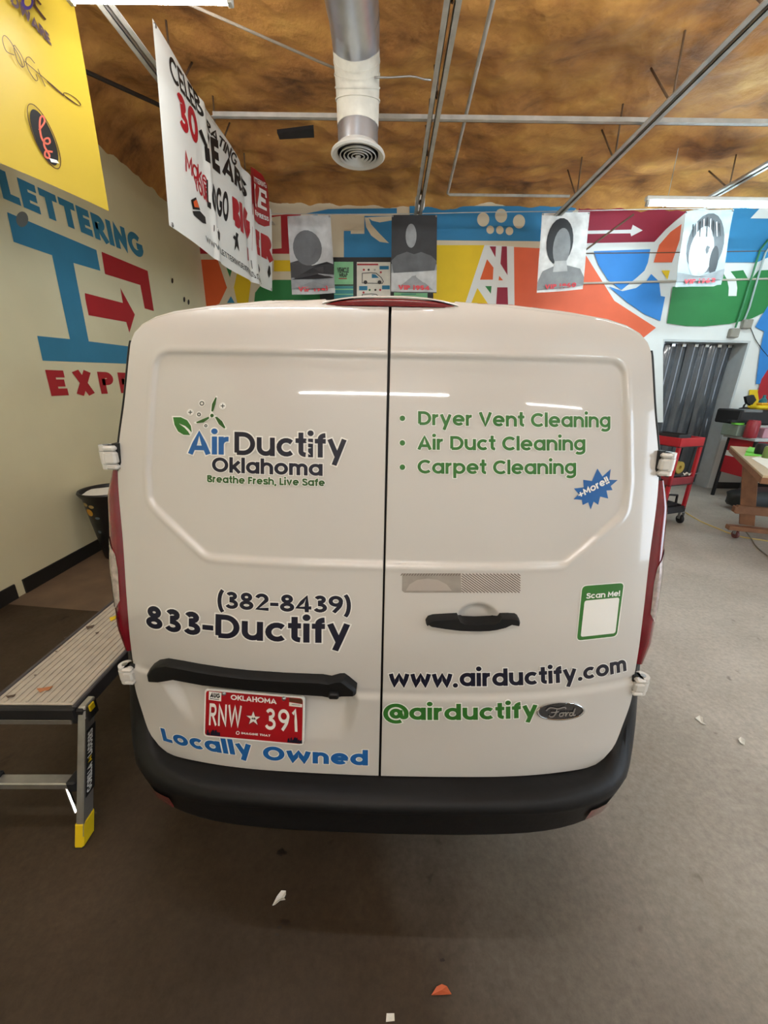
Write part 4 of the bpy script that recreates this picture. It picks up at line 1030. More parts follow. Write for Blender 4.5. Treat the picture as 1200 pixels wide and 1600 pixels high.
# high brake light in the roof edge
b = MB(); top = []; 
for i in range(41):
    s = -1+2*i/40; x = .172*s; k = max(0.0, 1-abs(s)**2.6)
    zc_ = 1.829+.003; y = float(vS(x, 1.835))
    top.append([(X0+x, y-.006*k-.001, zc_-.001), (X0+x, y-.012*k, zc_+.009*k), (X0+x, y-.011*k, zc_+.015*k), (X0+x, y+.03, zc_+.017*k+.001), (X0+x, y+.08, zc_+.018*k+.001)])
b.grid(top, mat('brake lens', '#7a0414', .15, coat=1)); obj('brake_light', b, van, smooth=True)
lip = [(r[2][0], r[2][1]-.002, r[2][2]+.003) for r in top]; lip2 = [(r[4][0], r[4][1]+.05, r[4][2]+.012) for r in top]
b = MB(); b.grid([lip, [(p[0], p[1]+.004, p[2]+.004) for p in lip], [(p[0], p[1]+.04, p[2]+.010) for p in lip], lip2], M_paint); obj('roof_lip', b, van, smooth=True)
# left door trim, plate, handle
def fan(mb, px, lift0, lift1, m, side_m=None, cx=None):
    """outline traced on the door, raised from lift0 to lift1 with a rounded shoulder"""
    vm = (min(p[1] for p in px)+max(p[1] for p in px))/2; P0 = []
    for u, v in px:
        lo = vhit2(u, v, lift1)+np.array([0, lift1-lift0, 0]); hi = vhit2(u, v, 0)+np.array([0, -lift0, 0])
        k = np.clip((v-vm)/6+.5, 0, 1); P0.append(lo*k+hi*(1-k))
    c = np.mean(P0, 0)
    n = len(px); R = [P0]
    for ins, li in ((.0, .72), (.035, .90), (.09, 1.0)):
        R.append([p+(c-p)*ins*np.array([.35, 0, .8])+np.array([0, -(lift1-lift0)*li, 0]) for p in P0])
    vs = [q for r in R for q in r]; fs = []
    for k in range(3):
        for i in range(n): j = (i+1) % n; fs.append((k*n+i, k*n+j, (k+1)*n+j, (k+1)*n+i))
    fs.append(tuple(3*n+i for i in range(n))); mb.add(vs, fs, m)
def dense(pts, step=8):
    out = []
    for i in range(len(pts)):
        a = np.array(pts[i], float); c = np.array(pts[(i+1) % len(pts)], float); k = max(1, int(np.linalg.norm(c-a)/step))
        out += [tuple(a+(c-a)*j/k) for j in range(k)]
    return out
zz6 = lambda L: [(160+p[0]/2.609, 880+p[1]/2.609) for p in L]
b = MB(); fan(b, dense(zz6([(200, 430), (212, 408), (235, 393), (270, 387), (330, 397), (400, 410), (500, 425), (600, 436), (750, 446), (900, 452), (935, 458), (965, 472), (1000, 496), (1035, 525), (1033, 545), (985, 546), (970, 549), (940, 552), (905, 545), (800, 538), (600, 520), (400, 500), (300, 482), (230, 467), (205, 455)])), -.01, .034, M_blackplastic)
trim = obj('plate_trim', b, van, smooth='auto', angle=40)
b = MB(); p = von(160+945/2.609, 880+525/2.609, .028); b.rbox(p[0]-.014, p[1]-.018, p[2]-.012, p[0]+.014, p[1]+.01, p[2]+.008, M_blackplastic, .004); obj('release_button', b, trim)
o6 = lambda L: [(620+p[0]/5.714, 880+p[1]/5.714) for p in L]
b = MB(); fan(b, dense(o6([(258, 520), (262, 490), (278, 468), (320, 455), (430, 448), (535, 443), (548, 470), (590, 492), (700, 497), (850, 490), (898, 472), (918, 443), (990, 442), (1050, 446), (1072, 458), (1080, 480), (1075, 505), (1040, 552), (980, 580), (900, 600), (830, 610), (750, 613), (650, 612), (560, 608), (430, 592), (300, 570), (272, 552)]), 6), -.012, .030, M_blackplastic)
obj('door_handle', b, doors[1], smooth='auto', angle=40)

# number plate
pq = [vhit(u, v)+np.array([0, -.016, 0]) for u, v in ((320, 1076), (476, 1089), (474.5, 1165), (318, 1150.5))]
pn = np.cross(pq[1]-pq[0], pq[3]-pq[0]); pn /= np.linalg.norm(pn)
pn = pn*np.sign((CAM-pq[0])@pn)
def pl(u, v, lift=0): return atP(u, v, pq[0]+pn*lift, pn)
pq = [pl(u, v) for u, v in ((320, 1076), (476, 1089), (474.5, 1165), (318, 1150.5))]
def plq(a, c, lift=0):
    t_ = pq[0]+(pq[1]-pq[0])*a; b_ = pq[3]+(pq[2]-pq[3])*a; return t_+(b_-t_)*c+pn*lift
def rr(m_, r=.035, ar=2): 
    out = []
    for (cx, cy, a0) in ((1-m_-r, m_+r*ar-m_*0, -90), (1-m_-r, 1-m_*ar-r*ar, 0), (m_+r, 1-m_*ar-r*ar, 90), (m_+r, m_*ar+r*ar, 180)):
        if a0 == -90: cy = m_*ar+r*ar
        for k in range(5):
            a = math.radians(a0+22.5*k); out.append((cx+r*math.cos(a), cy+r*ar*math.sin(a)))
    return out
b = MB(); b.prism([plq(a, c, 0) for a, c in rr(0)], -pn*.006, M_white)
plate = obj('license_plate', b, van)
b = MB(); M_plred = mat('plate red', '#a80f1c', .35, var=.05, coat=.3)
b.poly([plq(a, c, .0008) for a, c in rr(.016, .028)], M_plred)
z10 = lambda u, v: (310+u/6.667, 1060+v/6.667)
rnd = random.Random(3)
for i in range(26):
    s = rnd.random(); a = .03+.12*s if i % 2 else .80+.17*s; hgt = .04+.10*rnd.random()
    b.poly([plq(a, .955, .0012+i*1e-5), plq(a+.022, .955, .0012+i*1e-5), plq(a+.018, .955-hgt, .0012+i*1e-5), plq(a+.004, .955-hgt*.8, .0012+i*1e-5)], M_navy)
fP = lambda *a_: pxframe(lambda u, v: pl(*z10(u, v), .0014), *a_, nrm=pn)
write(b, 'OKLAHOMA', fP((335, 222), (815, 268), (337, 168), (812, 212)), M_white, t=.19, sp=.10)
write(b, 'RNW', fP((108, 487), (447, 514), (118, 258), (452, 286)), M_white, t=.14, sp=.22)
write(b, '391', fP((688, 532), (1040, 558), (694, 308), (1030, 330)), M_white, t=.14, sp=.24)
star = lambda r0, r1: [z10(572+(r0 if k % 2 == 0 else r1)*math.sin(PI*k/5)*1.0, 418+6*math.sin(PI*k/5)-(r0 if k % 2 == 0 else r1)*math.cos(PI*k/5)) for k in range(10)]
b.poly([pl(*p, .0016) for p in star(84, 34)], M_navy); b.poly([pl(*p, .0020) for p in star(76, 30)], M_white)
write(b, '46', fP((552, 424), (596, 428), (552, 404)), mat('plate black', '#101012', .5), t=.22, sp=.1) if False else write(b, '46', pxframe(lambda u, v: pl(*z10(u, v), .0024), (552, 426), (596, 430), (552, 404), nrm=pn), M_black, t=.24, sp=.1)
write(b, 'IMAGINE THAT', fP((447, 580), (748, 608), (447, 558), (750, 586)), M_white, t=.2, sp=.14)
for q in ribbon([(410+16*math.cos(2*PI*k/14), -(568+16*math.sin(2*PI*k/14))) for k in range(14)], 4, True): b.poly([pl(*z10(p[0], -p[1]), .0014) for p in q], M_white)
b.poly([pl(*z10(*p), .0012) for p in ((110, 135), (240, 150), (236, 240), (107, 222))], M_white)
write(b, 'AUG', pxframe(lambda u, v: pl(*z10(u, v), .0018), (122, 196), (222, 208), (126, 148), nrm=pn), M_black, t=.22, sp=.08)
for q, m in ((((120, 206), (216, 217), (216, 224), (120, 213)), M_black), (((948, 203), (1084, 220), (1082, 264), (946, 240)), mat('sticker brown', '#5a3420', .5)), (((946, 248), (1082, 270), (1080, 302), (944, 288)), M_paper), (((972, 268), (1060, 276), (1060, 282), (972, 274)), M_black)):
    b.poly([pl(*z10(*p), .0014) for p in q], m)
obj('plate_lettering', b, plate)
for (u, v) in ((266, 160), (890, 212)):
    b = MB(); p = pl(*z10(u, v), .002); b.lathe(tuple(p), [(.001, -.004), (.005, -.003), (.0065, .001)], M_steel, 14, 'y'); obj('screw', b, plate, smooth=True)

# ------------------------------------------------------------------ lettering on the doors
def vframe(BL, BR, TL, TR=None):
    if TR is None: TR = (BR[0]+TL[0]-BL[0], BR[1]+TL[1]-BL[1])
    q = [vhit(*p) for p in (BL, BR, TL, TR)]
    base = quadframe(*q, (0, 0, 0))
    def f(a, c, l):
        p = base(a, c, 0); return (p[0], float(vT(p[0]-X0, p[2]))-.0008-l, p[2])
    return f
def vpoly(mb, px, m, k=0):
    L_ = .0008+.0003*k
    a = np.array(px, float); c = a.mean(0)
    if np.ptp(a, axis=0).max() < 14: mb.poly([tuple(von(u, v, L_)) for u, v in px], m); return
    px2 = dense(px, 9); n = len(px2); fr = (0, .25, .5, .75, 1)
    vs = [tuple(von(*c, L_))]
    for f_ in fr[1:]:
        for p in px2: q = c+(np.array(p)-c)*f_; vs.append(tuple(von(*q, L_)))
    fs = [(0, 1+i, 1+(i+1) % n) for i in range(n)]
    for r_ in range(3):
        for i in range(n): j = (i+1) % n; fs.append((1+r_*n+i, 1+(r_+1)*n+i, 1+(r_+1)*n+j, 1+r_*n+j))
    mb.add(vs, fs, m)
D = {}
def dec(name, side):
    b = MB(); D[name] = (b, side); return b
z3b = lambda u, v: (240+u/3.53, 600+v/3.53)
b = dec('logo_decal', -1)
kw = dict(outl=.055, mhalo=M_white)
write(b, 'Air', vframe((292.4, 709.8), (357.4, 711.2), (292.4, 674.5)), M_blue, t=.185, sp=.10, **kw)
write(b, 'Ductify', vframe((364.8, 711.3), (541, 716.5), (364.8, 675), (541, 680)), M_navy, t=.178, sp=.11, **kw)
write(b, 'Oklahoma', vframe((329.5, 738), (503.5, 744.5), (329.5, 714.8), (503.5, 721)), M_navy, t=.19, sp=.10, **kw)
write(b, 'Breathe Fresh, Live Safe', vframe((322, 754.3), (507, 760.6), (322, 743), (507, 749.3)), M_green2, t=.2, sp=.11, outl=.08, mhalo=M_white)
leaf = [(107, 183), (150, 183), (185, 200), (205, 230), (210, 262), (200, 282), (165, 280), (135, 262), (115, 225)]
cxl, cyl = 160, 235
vpoly(b, [z3b(cxl+(p[0]-cxl)*1.14, cyl+(p[1]-cyl)*1.14) for p in leaf], M_white, 0); vpoly(b, [z3b(*p) for p in leaf], M_green, 2)
vpoly(b, [z3b(*p) for p in ((140, 218), (175, 232), (195, 250), (208, 266), (202, 282), (190, 262), (170, 240))], M_white, 3)
for bl in ([(342, 72), (348, 76), (342, 110), (328, 153), (318, 150), (322, 110)], [(305, 180), (306, 190), (275, 213), (240, 216), (234, 210), (270, 193)], [(338, 182), (350, 180), (378, 205), (396, 240), (390, 246), (360, 222)]):
    c = np.mean(bl, 0); vpoly(b, [z3b(*(c+(np.array(p)-c)*np.array([1.35, 1.2]))) for p in bl], M_white, 0); vpoly(b, [z3b(*p) for p in bl], M_green2, 2)
vpoly(b, [z3b(*p) for p in circ(322, 174, 15)], M_white, 0.5); vpoly(b, [z3b(*p) for p in circ(322, 174, 10)], M_green2, 2.5)
for cx, cy, r in ((266, 107, 10), (250, 168, 8), (288, 230, 6)):
    vpoly(b, [z3b(*p) for p in circ(cx, cy, r+9)], M_white, .2)
    for q in ribbon([(p[0], p[1]) for p in circ(cx, cy, r)], 2.6, True): vpoly(b, [z3b(*p) for p in q], mat('slate vinyl', '#3a4440', .4), 2)
for cx, cy in ((202, 156), (381, 121)):
    vpoly(b, [z3b(*p) for p in circ(cx, cy, 19)], M_white, .3)
    for q in ([(cx-11, cy), (cx+11, cy)], [(cx, cy-11), (cx, cy+11)]):
        for r_ in ribbon(q, 2.4, False): vpoly(b, [z3b(*p) for p in r_], mat('slate vinyl', '#3a4440', .4), 2)
# white cut lines across the tall i of the logo
for q in (((836, 312), (848, 318), (878, 322), (878, 330), (850, 328)), ((838, 340), (850, 348), (872, 352), (850, 356)), ((838, 368), (850, 372), (866, 392), (848, 384))): vpoly(b, [z3b(*p) for p in q], M_white, 5)
b = dec('service_lettering', 1)
for s, BL, BR, TL in (('Dryer Vent Cleaning', (653.5, 664.3), (955.8, 668.2), (653.5, 642.6)), ('Air Duct Cleaning', (652.7, 703), (916.5, 704.2), (652.7, 681.2)), ('Carpet Cleaning', (652.7, 740.6), (902, 741.2), (652.7, 718.8))):
    write(b, s, vframe(BL, BR, TL), M_green, t=.18, sp=.105, outl=.05, mhalo=M_white)
for cy in (653.6, 692, 730): vpoly(b, circ(628.8, cy, 5.6), M_white, 0); vpoly(b, circ(628.8, cy, 4.3), M_green, 2)
b = dec('starburst_sticker', 1)
z7b = lambda u, v: (590+u/2.553, 450+v/2.553)
vpoly(b, [z7b(*p) for p in ((783, 800), (822, 795), (820, 765), (855, 770), (877, 720), (897, 752), (930, 722), (925, 765), (958, 766), (930, 790), (937, 806), (913, 808), (920, 840), (888, 832), (880, 865), (862, 852), (850, 884), (840, 855), (818, 866), (815, 845), (782, 843), (803, 822))], M_blue)
write(b, '+More!!', vframe(z7b(808, 840), z7b(930, 778), z7b(800, 816), z7b(918, 752)), M_white, t=.19, sp=.10, lift=.0016)
b = dec('phone_lettering', -1)
kw = dict(outl=.05, mhalo=M_white)
write(b, '(382-8439)', vframe((340, 949.3), (548.5, 957.5), (340, 922.5), (548.5, 931)), M_navy, t=.175, sp=.115, **kw)
write(b, '833-Ductify', vframe((229, 979.5), (547, 1004.8), (229, 944.5), (547, 967)), M_navy, t=.19, sp=.12, **kw)
b = dec('slogan_lettering', -1)
write(b, 'Locally', vframe((255.5, 1156.7), (395.5, 1181.5), (250.5, 1136.5), (391, 1158)), M_blue, t=.22, sp=.13, outl=.04, mhalo=M_white)
D['owned'] = (MB(), -1); b = D['owned'][0]
write(b, 'Owned', vframe((411, 1186.3), (575, 1195.6), (411, 1164.5), (575, 1172.5)), M_blue, t=.22, sp=.13, outl=.04, mhalo=M_white)
b = dec('website_lettering', 1)
kw = dict(outl=.05, mhalo=M_white)
write(b, 'www.', vframe((607.6, 1072.3), (714.6, 1072.9), (607.6, 1047.2), (714.6, 1047.2)), M_navy, t=.21, sp=.09, **kw)
write(b, 'airductify', vframe((718, 1071.8), (901, 1063.4), (718, 1045.2), (900, 1039)), M_navy, t=.20, sp=.11, **kw)
write(b, '.com', vframe((903.4, 1063), (978.8, 1047.6), (903, 1039.5), (977, 1024.3)), M_navy, t=.20, sp=.11, **kw)
b = dec('handle_lettering', 1)
write(b, '@airductify', vframe((600.5, 1121.5), (838.7, 1117.4), (600.5, 1096.5), (838.2, 1093)), M_green, t=.20, sp=.12, **kw)
b = dec('scan_sticker', 1)
def rquad(TL, TR, BR, BL, r):
    P_ = [np.array(p, float) for p in (TL, TR, BR, BL)]; out = []
    for i in range(4):
        p = P_[i]; a = P_[i-1]-p; c = P_[(i+1) % 4]-p; a = a/np.linalg.norm(a)*r; c = c/np.linalg.norm(c)*r
        for k in range(6):
            t_ = k/5; out.append(tuple((p+a)*(1-t_)**2+2*p*t_*(1-t_)+(p+c)*t_*t_))
    return out
vpoly(b, rquad((908.6, 914.5), (976.4, 909.3), (965, 995.2), (900, 1002.4), 8), M_white, 0)
vpoly(b, rquad((910, 915.8), (974.8, 910.8), (963.6, 994), (901.4, 1001), 7), M_green, 1)
vpoly(b, rquad((913.5, 938.6), (968, 933.5), (961.6, 989.4), (907.2, 995.2), 4), M_white, 2)
write(b, 'Scan Me!', vframe((915.3, 935), (968, 930.3), (916.2, 926.4), (968.5, 922)), M_white, t=.19, sp=.09, lift=.0012)
# reflective strip : a plain greyish half and a finely hatched half
b = dec('reflective_strip', 1)
M_ref = mat('worn reflective tape', '#9d968d', .45, var=.12, scale=25); M_ref2 = mat('reflective tape light', '#d5cfc8', .4, var=.06, scale=30); M_hat = mat('tape hatch lines', '#6a5f58', .5)
vpoly(b, [(628.5, 896), (720, 896), (721, 926), (632, 926), (628, 923)], M_ref, 0); vpoly(b, [(720, 896), (812, 896), (814, 899), (812, 924), (808, 926), (721, 926)], M_ref2, 0)
for i in range(34):
    u0 = 721+i*5.4-42; a = (max(u0, 721), 896.5+max(0, 721-u0)*.72); c = (min(u0+41, 813), 896.5+(min(u0+41, 813)-u0)*.72)
    if c[0] <= a[0]+1: continue
    for q in ribbon([a, c], .75, False): vpoly(b, q, M_hat, 1+i*.01)
for i in range(22):
    u0 = 628+i*4.3; vpoly(b, [(u0, 896), (u0+1.5, 896), (u0-1, 899.5), (u0-2.5, 899.5)], M_hat, 1)
vpoly(b, [(634, 923), (640, 913), (652, 906), (668, 904), (684, 906), (698, 913), (706, 923)], mat('worn tape patch', '#b3aaa2', .5), 1)
# oval badge with chrome script
b = dec('badge', 1)
def oval(rx, ry): return [(876+rx*math.cos(2*PI*k/40), 1111.8+ry*math.sin(2*PI*k/40)-rx*math.cos(2*PI*k/40)*.035) for k in range(40)]
R_ = []
for rx, ry, li in ((38.5, 14.6, .0), (38.2, 14.4, .003), (37.4, 13.9, .0055), (36.2, 13.2, .0068), (35.0, 12.6, .006), (34.0, 12.0, .0035)): R_.append([von(u, v, li) for u, v in oval(rx, ry)])
vs = [p for r in R_ for p in r]; b.add(vs, [(k*40+i, k*40+(i+1) % 40, (k+1)*40+(i+1) % 40, (k+1)*40+i) for k in range(5) for i in range(40)], M_chrome)
b.poly(R_[5], mat('badge field', '#2a2b30', .2, coat=1))
zb8 = lambda u, v: (590+u/2.553, 860+v/2.553)
for st in ([(672, 640), (690, 628), (720, 632), (745, 626), (752, 632)], [(716, 630), (712, 648), (702, 662), (690, 664), (684, 658)], [(692, 646), (712, 646), (724, 643)], [(735, 648), (726, 654), (728, 662), (738, 660), (742, 652), (735, 648), (746, 648), (752, 646)], [(752, 646), (750, 660), (756, 650), (764, 646)], [(780, 648), (770, 648), (766, 656), (772, 660), (780, 652), (788, 632), (782, 650), (782, 659), (790, 656)]):
    for q in ribbon(spl([(p[0], p[1]) for p in st], 5), 2.3, False): b.poly([von(*zb8(*p), .0058) for p in q], M_chrome)
for nm, (mb, sd) in D.items(): obj('slogan_lettering' if nm == 'owned' else nm, mb, doors[sd])

# ================================================================== aluminium work platform (left)
PT = .5
c00 = atZ(125, 1100, PT); pr = np.array([-1.130, 1.09]); far = np.array([-1.165, 2.30]); ux = np.array([far[0]-pr[0], far[1]-pr[1]]); ulen = np.linalg.norm(ux); ux = ux/ulen; vx = np.array([-ux[1], ux[0]])  # vx points to the wall side
def TP(a, c, z): return (pr[0]+ux[0]*a+vx[0]*c, pr[1]+ux[1]*a+vx[1]*c, z)
pf = thing('work_platform', (pr[0]-.17, pr[1]+.5, 0), 'aluminium folding work platform with yellow feet standing left of the van', 'step platform')
WW = .335
M_deck = mat('worn aluminium deck', '#c4bcb0', .55, metal=.35, var=.10, scale=18)
b = MB()
b.rbox(.012, .018, PT-.02, ulen-.012, WW-.018, PT-.002, M_deck, .003, TP)
for k in range(11):
    c = .035+k*(WW-.07)/10; b.box(.02, c-.004, PT-.003, ulen-.02, c+.004, PT+.0015, M_deck, TP)
deck = obj('deck', b, pf)
b = MB()
for c0, c1 in ((0, .018), (WW-.018, WW)): b.rbox(0, c0, PT-.062, ulen, c1, PT, mat('dark side rail', '#56555a', .45, metal=.5), .004, TP)
obj('side_rail', b, pf)
for a0, a1 in ((-.012, .012), (ulen-.012, ulen+.012)): b = MB(); b.rbox(a0, .0, PT-.058, a1, WW, PT-.004, M_dark, .005, TP); obj('end_cap', b, pf)
b = MB(); b.rbox(-.004, .03, PT-.085, .020, WW-.03, PT-.060, M_alu, .003, TP); obj('cross_tube', b, pf)
# worn spots on the deck
sp_ = MB()
for k, (u, v, du, dv_, m) in enumerate(((70, 1105-28, 13, 5, 'c'), (17, 1088, 8, 3, 'd'), (55, 1055, 2, 1, 'd'), (95, 1008, 3, 1.5, 'd'), (102, 996, 2.5, 1.2, 'd'), (141, 980, 7, 4, 'd'), (152, 989, 3, 2, 'd'), (177, 966, 6, 5, 'y'), (88, 1018, 2, 1, 'd'))):
    m_ = {'c': mat('copper scrap', '#b5764d', .6), 'd': mat('dark scrap', '#54463c', .7), 'y': M_yellow}[m]
    p0_ = [(u-du, v-dv_*.2), (u-du*.2, v-dv_*.4), (u+du, v-dv_), (u+du*.5, v+dv_*.3), (u, v+dv_*.4), (u-du*.6, v+dv_)]
    q = [atZ(a, c, PT+.0022) for a, c in p0_]
    s_ = MB(); s_.prism([tuple(x) for x in q], (0, 0, .0012), m_)
    tag(obj('vinyl_scrap', s_), ['copper coloured scrap near the front end of the platform deck', 'dark slanted scrap at the front left of the platform deck', 'tiny dark crumb in the middle of the front deck', 'dark crumb farther along the platform deck', 'second dark crumb beside another along the platform deck', 'largest dark scrap at the back of the platform deck', 'dark crumb right of the largest dark scrap on the deck', 'yellow scrap at the deck edge beside the tail lamp', 'tiny dark crumb halfway along the deck, in front of two others'][k], 'scrap', 'scraps lying on the platform deck')
# legs: splayed pairs with a rung
def leg(a_top, a_bot, c, name='leg'):
    lg = MB()
    def TL_(px, py, pz):
        t = 1-pz/PT; a = a_top+(a_bot-a_top)*t
        return TP(a+px, c+py, pz)
    lg.rbox(-.028, -.014, .035, .028, .014, PT-.008, M_alu, .004, TL_)
    lg.box(-.029, -.016, .04, -.020, -.0135, PT-.05, M_alu, TL_)
    o = obj(name, lg, pf)
    ft = MB(); ft.rbox(-.031, -.017, .0, .031, .017, .085, M_yellow, .005, TL_); ft.box(-.030, -.016, -.0, .03, .016, .006, M_dark, TL_); obj('foot', ft, o)
    return o, TL_
for a_t, a_b, sgn in ((.035, -.135, -1), (ulen-.035, ulen+.135, 1)):
    for c in (-.016, WW+.016):
        o, TL_ = leg(a_t, a_b, c)
        if sgn == -1 and c < 0:
            lb = MB(); lb.box(-.0285, -.0155, .165, .0285, -.0146, .40, M_black, TL_); obj('warning_label', lb, o)
            lw = MB()
            def lf(a, cc, l): return TL_(.012-.026*cc, -.0162-l, .175+.215*a)
            fr = lambda a0, a1: (lambda a, cc, l: lf(a0+(a1-a0)*a, cc, l))
            write(lw, 'GORILLA', fr(.0, .44), M_white, t=.22, sp=.14); write(lw, 'LADDERS', fr(.58, 1.0), M_white, t=.22, sp=.14)
            lw.poly([lf(a, c_, 0) for a, c_ in ((.47, .0), (.50, .9), (.53, .4), (.56, .9), (.56, .1), (.52, .3))], M_yellow); obj('leg_lettering', lw, o)
    t_ = .585; a_r = a_t+(a_b-a_t)*t_
    b = MB(); b.rbox(a_r-.020, 0, PT*(1-t_)-.018, a_r+.020, WW, PT*(1-t_)+.012, M_alu, .004, TP); obj('rung', b, pf)
    for c0, c1 in ((-.0, .035), (WW-.035, WW)):
        b = MB(); b.rbox(a_r-.028, c0, PT*(1-t_)-.022, a_r+.028, c1, PT*(1-t_)+.026, M_dark, .006, TP); obj('rung_bracket', b, pf)
    b = MB(); b.tube([TP(a_r+.02, .085, PT*(1-t_)-.035), TP(a_b+.03, .012, .10)], .008, M_chrome, 8); obj('brace', b, pf)
for c0, c1 in ((-.03, .03), (WW-.03, WW+.03)):
    for a in (.03, ulen-.03):
        b = MB(); b.rbox(a-.035, c0, PT-.085, a+.035, c1, PT-.012, M_dark, .008, TP); h_ = obj('leg_hinge', b, pf)
        b = MB(); b.rbox(a-.012, c0-.004 if c0 < 0 else c1-.002, PT-.045, a+.014, c0+.006 if c0 < 0 else c1+.004, PT-.018, M_yellow, .002, TP); obj('lock_button', b, h_)

# ================================================================== waste bin by the left wall
bn = thing('waste_bin', (-2.60, 3.40, 0), 'black tapered bin with yellow flowers standing against the left wall', 'bin')
bc = (-2.60, 3.40, 0); M_bin = mat('black enamel', '#121113', .4, var=.2, scale=8)
b = MB(); b.lathe(bc, [(.001, .01), (.125, .0), (.135, .02), (.175, .35), (.205, .60), (.225, .63), (.235, .65), (.228, .665), (.215, .66), (.20, .60), (.17, .35), (.13, .04)], M_bin, 48); obj('body', b, bn, smooth='auto')
b = MB()
def binp(a, z, l=.003):
    r = np.interp(z, [.02, .35, .60, .63], [.135, .175, .205, .225])+l; return (bc[0]+r*math.cos(a), bc[1]+r*math.sin(a), z)
for a0, z0, ra, rz_, m in ((-1.95, .49, .20, .035, M_yellow), (-2.05, .565, .16, .018, mat('faded petal', '#a8905a', .6)), (-1.72, .55, .13, .016, mat('faded petal', '#a8905a', .6)), (-1.6, .44, .12, .012, mat('leaf print', '#5c6a72', .6)), (-1.75, .30, .10, .015, mat('leaf print', '#5c6a72', .6))):
    b.poly([binp(a0+ra*math.cos(2*PI*k/18), z0+rz_*math.sin(2*PI*k/18)) for k in range(18)], mat('petal ochre', '#c8922a', .6) if m is M_yellow else m)
obj('flower_print', b, bn)
b = MB(); b.poly([(bc[0]+.20*math.cos(2*PI*k/24), bc[1]+.20*math.sin(2*PI*k/24), .635+.008*math.sin(k*1.3)) for k in range(24)], M_white)
tag(obj('bin_paper', b), 'white paper filling the mouth of the black bin', 'paper')

# ================================================================== red utility cart
P0 = np.array([3.79, 4.70]); su = np.array([-.93, -.36]); su /= np.linalg.norm(su); lu = np.array([-.36, .93]); lu /= np.linalg.norm(lu)
CW, CL = .42, .78
def TC(a, c, z): return (P0[0]+su[0]*a+lu[0]*c, P0[1]+su[1]*a+lu[1]*c, z)
ct_ = thing('utility_cart', TC(CW/2, CL/2, 0), 'red and black three shelf utility cart between the van and the doorway', 'cart')
M_tray = mat('black tray', '#26262a', .55); M_dred = mat('dull red tray', '#8c2a34', .5)
def tray(z, h, m_out, m_in):
    b = MB()
    b.box(.0, .0, z, CW, CL, z+.012, m_in, TC)
    for q in ((0, 0, CW, .02), (0, CL-.02, CW, CL), (0, .02, .02, CL-.02), (CW-.02, .02, CW, CL-.02)): b.rbox(q[0], q[1], z, q[2], q[3], z+h, m_out, .004, TC)
    return b
obj('top_tray', tray(.985, .11, M_redpaint, M_tray), ct_); obj('middle_tray', tray(.52, .10, M_dred, M_tray), ct_); obj('bottom_tray', tray(.155, .085, M_tray, M_tray), ct_)
for a, c in ((.0, .0), (CW-.04, .0), (.0, CL-.04), (CW-.04, CL-.04)):
    b = MB(); b.rbox(a, c, .20, a+.04, c+.04, .99, M_redpaint, .006, TC); obj('post', b, ct_)
    x_, y_, _ = TC(a+.02, c+.02, 0)
    b = MB(); b.lathe((x_, y_, .055), [(.02, -.018), (.05, -.018), (.055, -.01), (.055, .01), (.05, .018), (.02, .018)], M_dark, 24, 'x'); b.box(x_-.028, y_-.02, .06, x_-.02, y_+.02, .155, M_steel); b.box(x_+.02, y_-.02, .06, x_+.028, y_+.02, .155, M_steel); b.box(x_-.028, y_-.025, .148, x_+.028, y_+.025, .158, M_steel)
    obj('caster', b, ct_, smooth='auto')
def citem(name, label, cat, build, grp='things lying on the utility cart'):
    b = MB(); build(b); return tag(obj(name, b, smooth='auto'), label, cat, grp)
def _box(a0, c0, z0, a1, c1, z1, m, bev=.01): return lambda b: b.rbox(a0, c0, z0, a1, c1, z1, m, bev, TC)
citem('parts_tub', 'black tub on the top tray of the cart, half hidden by the van', 'tub', lambda b: (b.box(.18, .05, .998, .40, .40, 1.01, M_tray, TC), [b.rbox(*q, M_tray, .003, TC) for q in ((.18, .05, .998, .19, .40, 1.13), (.39, .05, .998, .40, .40, 1.13), (.19, .05, .998, .39, .06, 1.13), (.19, .39, .998, .39, .40, 1.13))]))
citem('tool_case', 'grey blue flat case on the middle shelf of the cart', 'case', _box(.05, .34, .533, .37, .66, .80, mat('slate case', '#525a66', .5), .02))
citem('tape_tub', 'dark open tub at the front of the middle shelf of the cart', 'tub', _box(.06, .06, .533, .38, .30, .64, M_tray, .012))
def roll(b, a, c, z, r, r2, w_, m):
    x_, y_, _ = TC(a, c, 0); q = np.array([su[0]*.0-lu[0], su[1]*.0-lu[1]])
    n = 28; vs = []; fs = []
    prof = [(r2, 0), (r, 0), (r, w_), (r2, w_)]
    for rr_, h_ in prof:
        for k in range(n):
            an = 2*PI*k/n; vs.append((x_+su[0]*rr_*math.cos(an)+lu[0]*h_, y_+su[1]*rr_*math.cos(an)+lu[1]*h_, z+rr_*math.sin(an)))
    for i in range(4):
        for k in range(n): fs.append((i*n+k, i*n+(k+1) % n, ((i+1) % 4)*n+(k+1) % n, ((i+1) % 4)*n+k))
    b.add(vs, fs, m)
citem('tape_roll', 'yellow tape roll standing on the dark tub of the cart', 'tape roll', lambda b: roll(b, .15, .10, .715, .075, .026, .05, mat('tape yellow', '#b9a14a', .5)))
citem('tape_roll', 'orange brown tape roll left of the yellow one on the cart', 'tape roll', lambda b: roll(b, .31, .12, .705, .065, .028, .05, mat('tape orange', '#8f5a3c', .5)))
citem('white_cloth', 'crumpled white cloth at the front of the middle shelf of the cart', 'cloth', lambda b: b.grid([[TC(.03+.09*i/6, .015+.06*j/5, .640+.02*math.sin(i*1.3)*math.cos(j*1.1)+.008) for j in range(6)] for i in range(7)], M_paper))
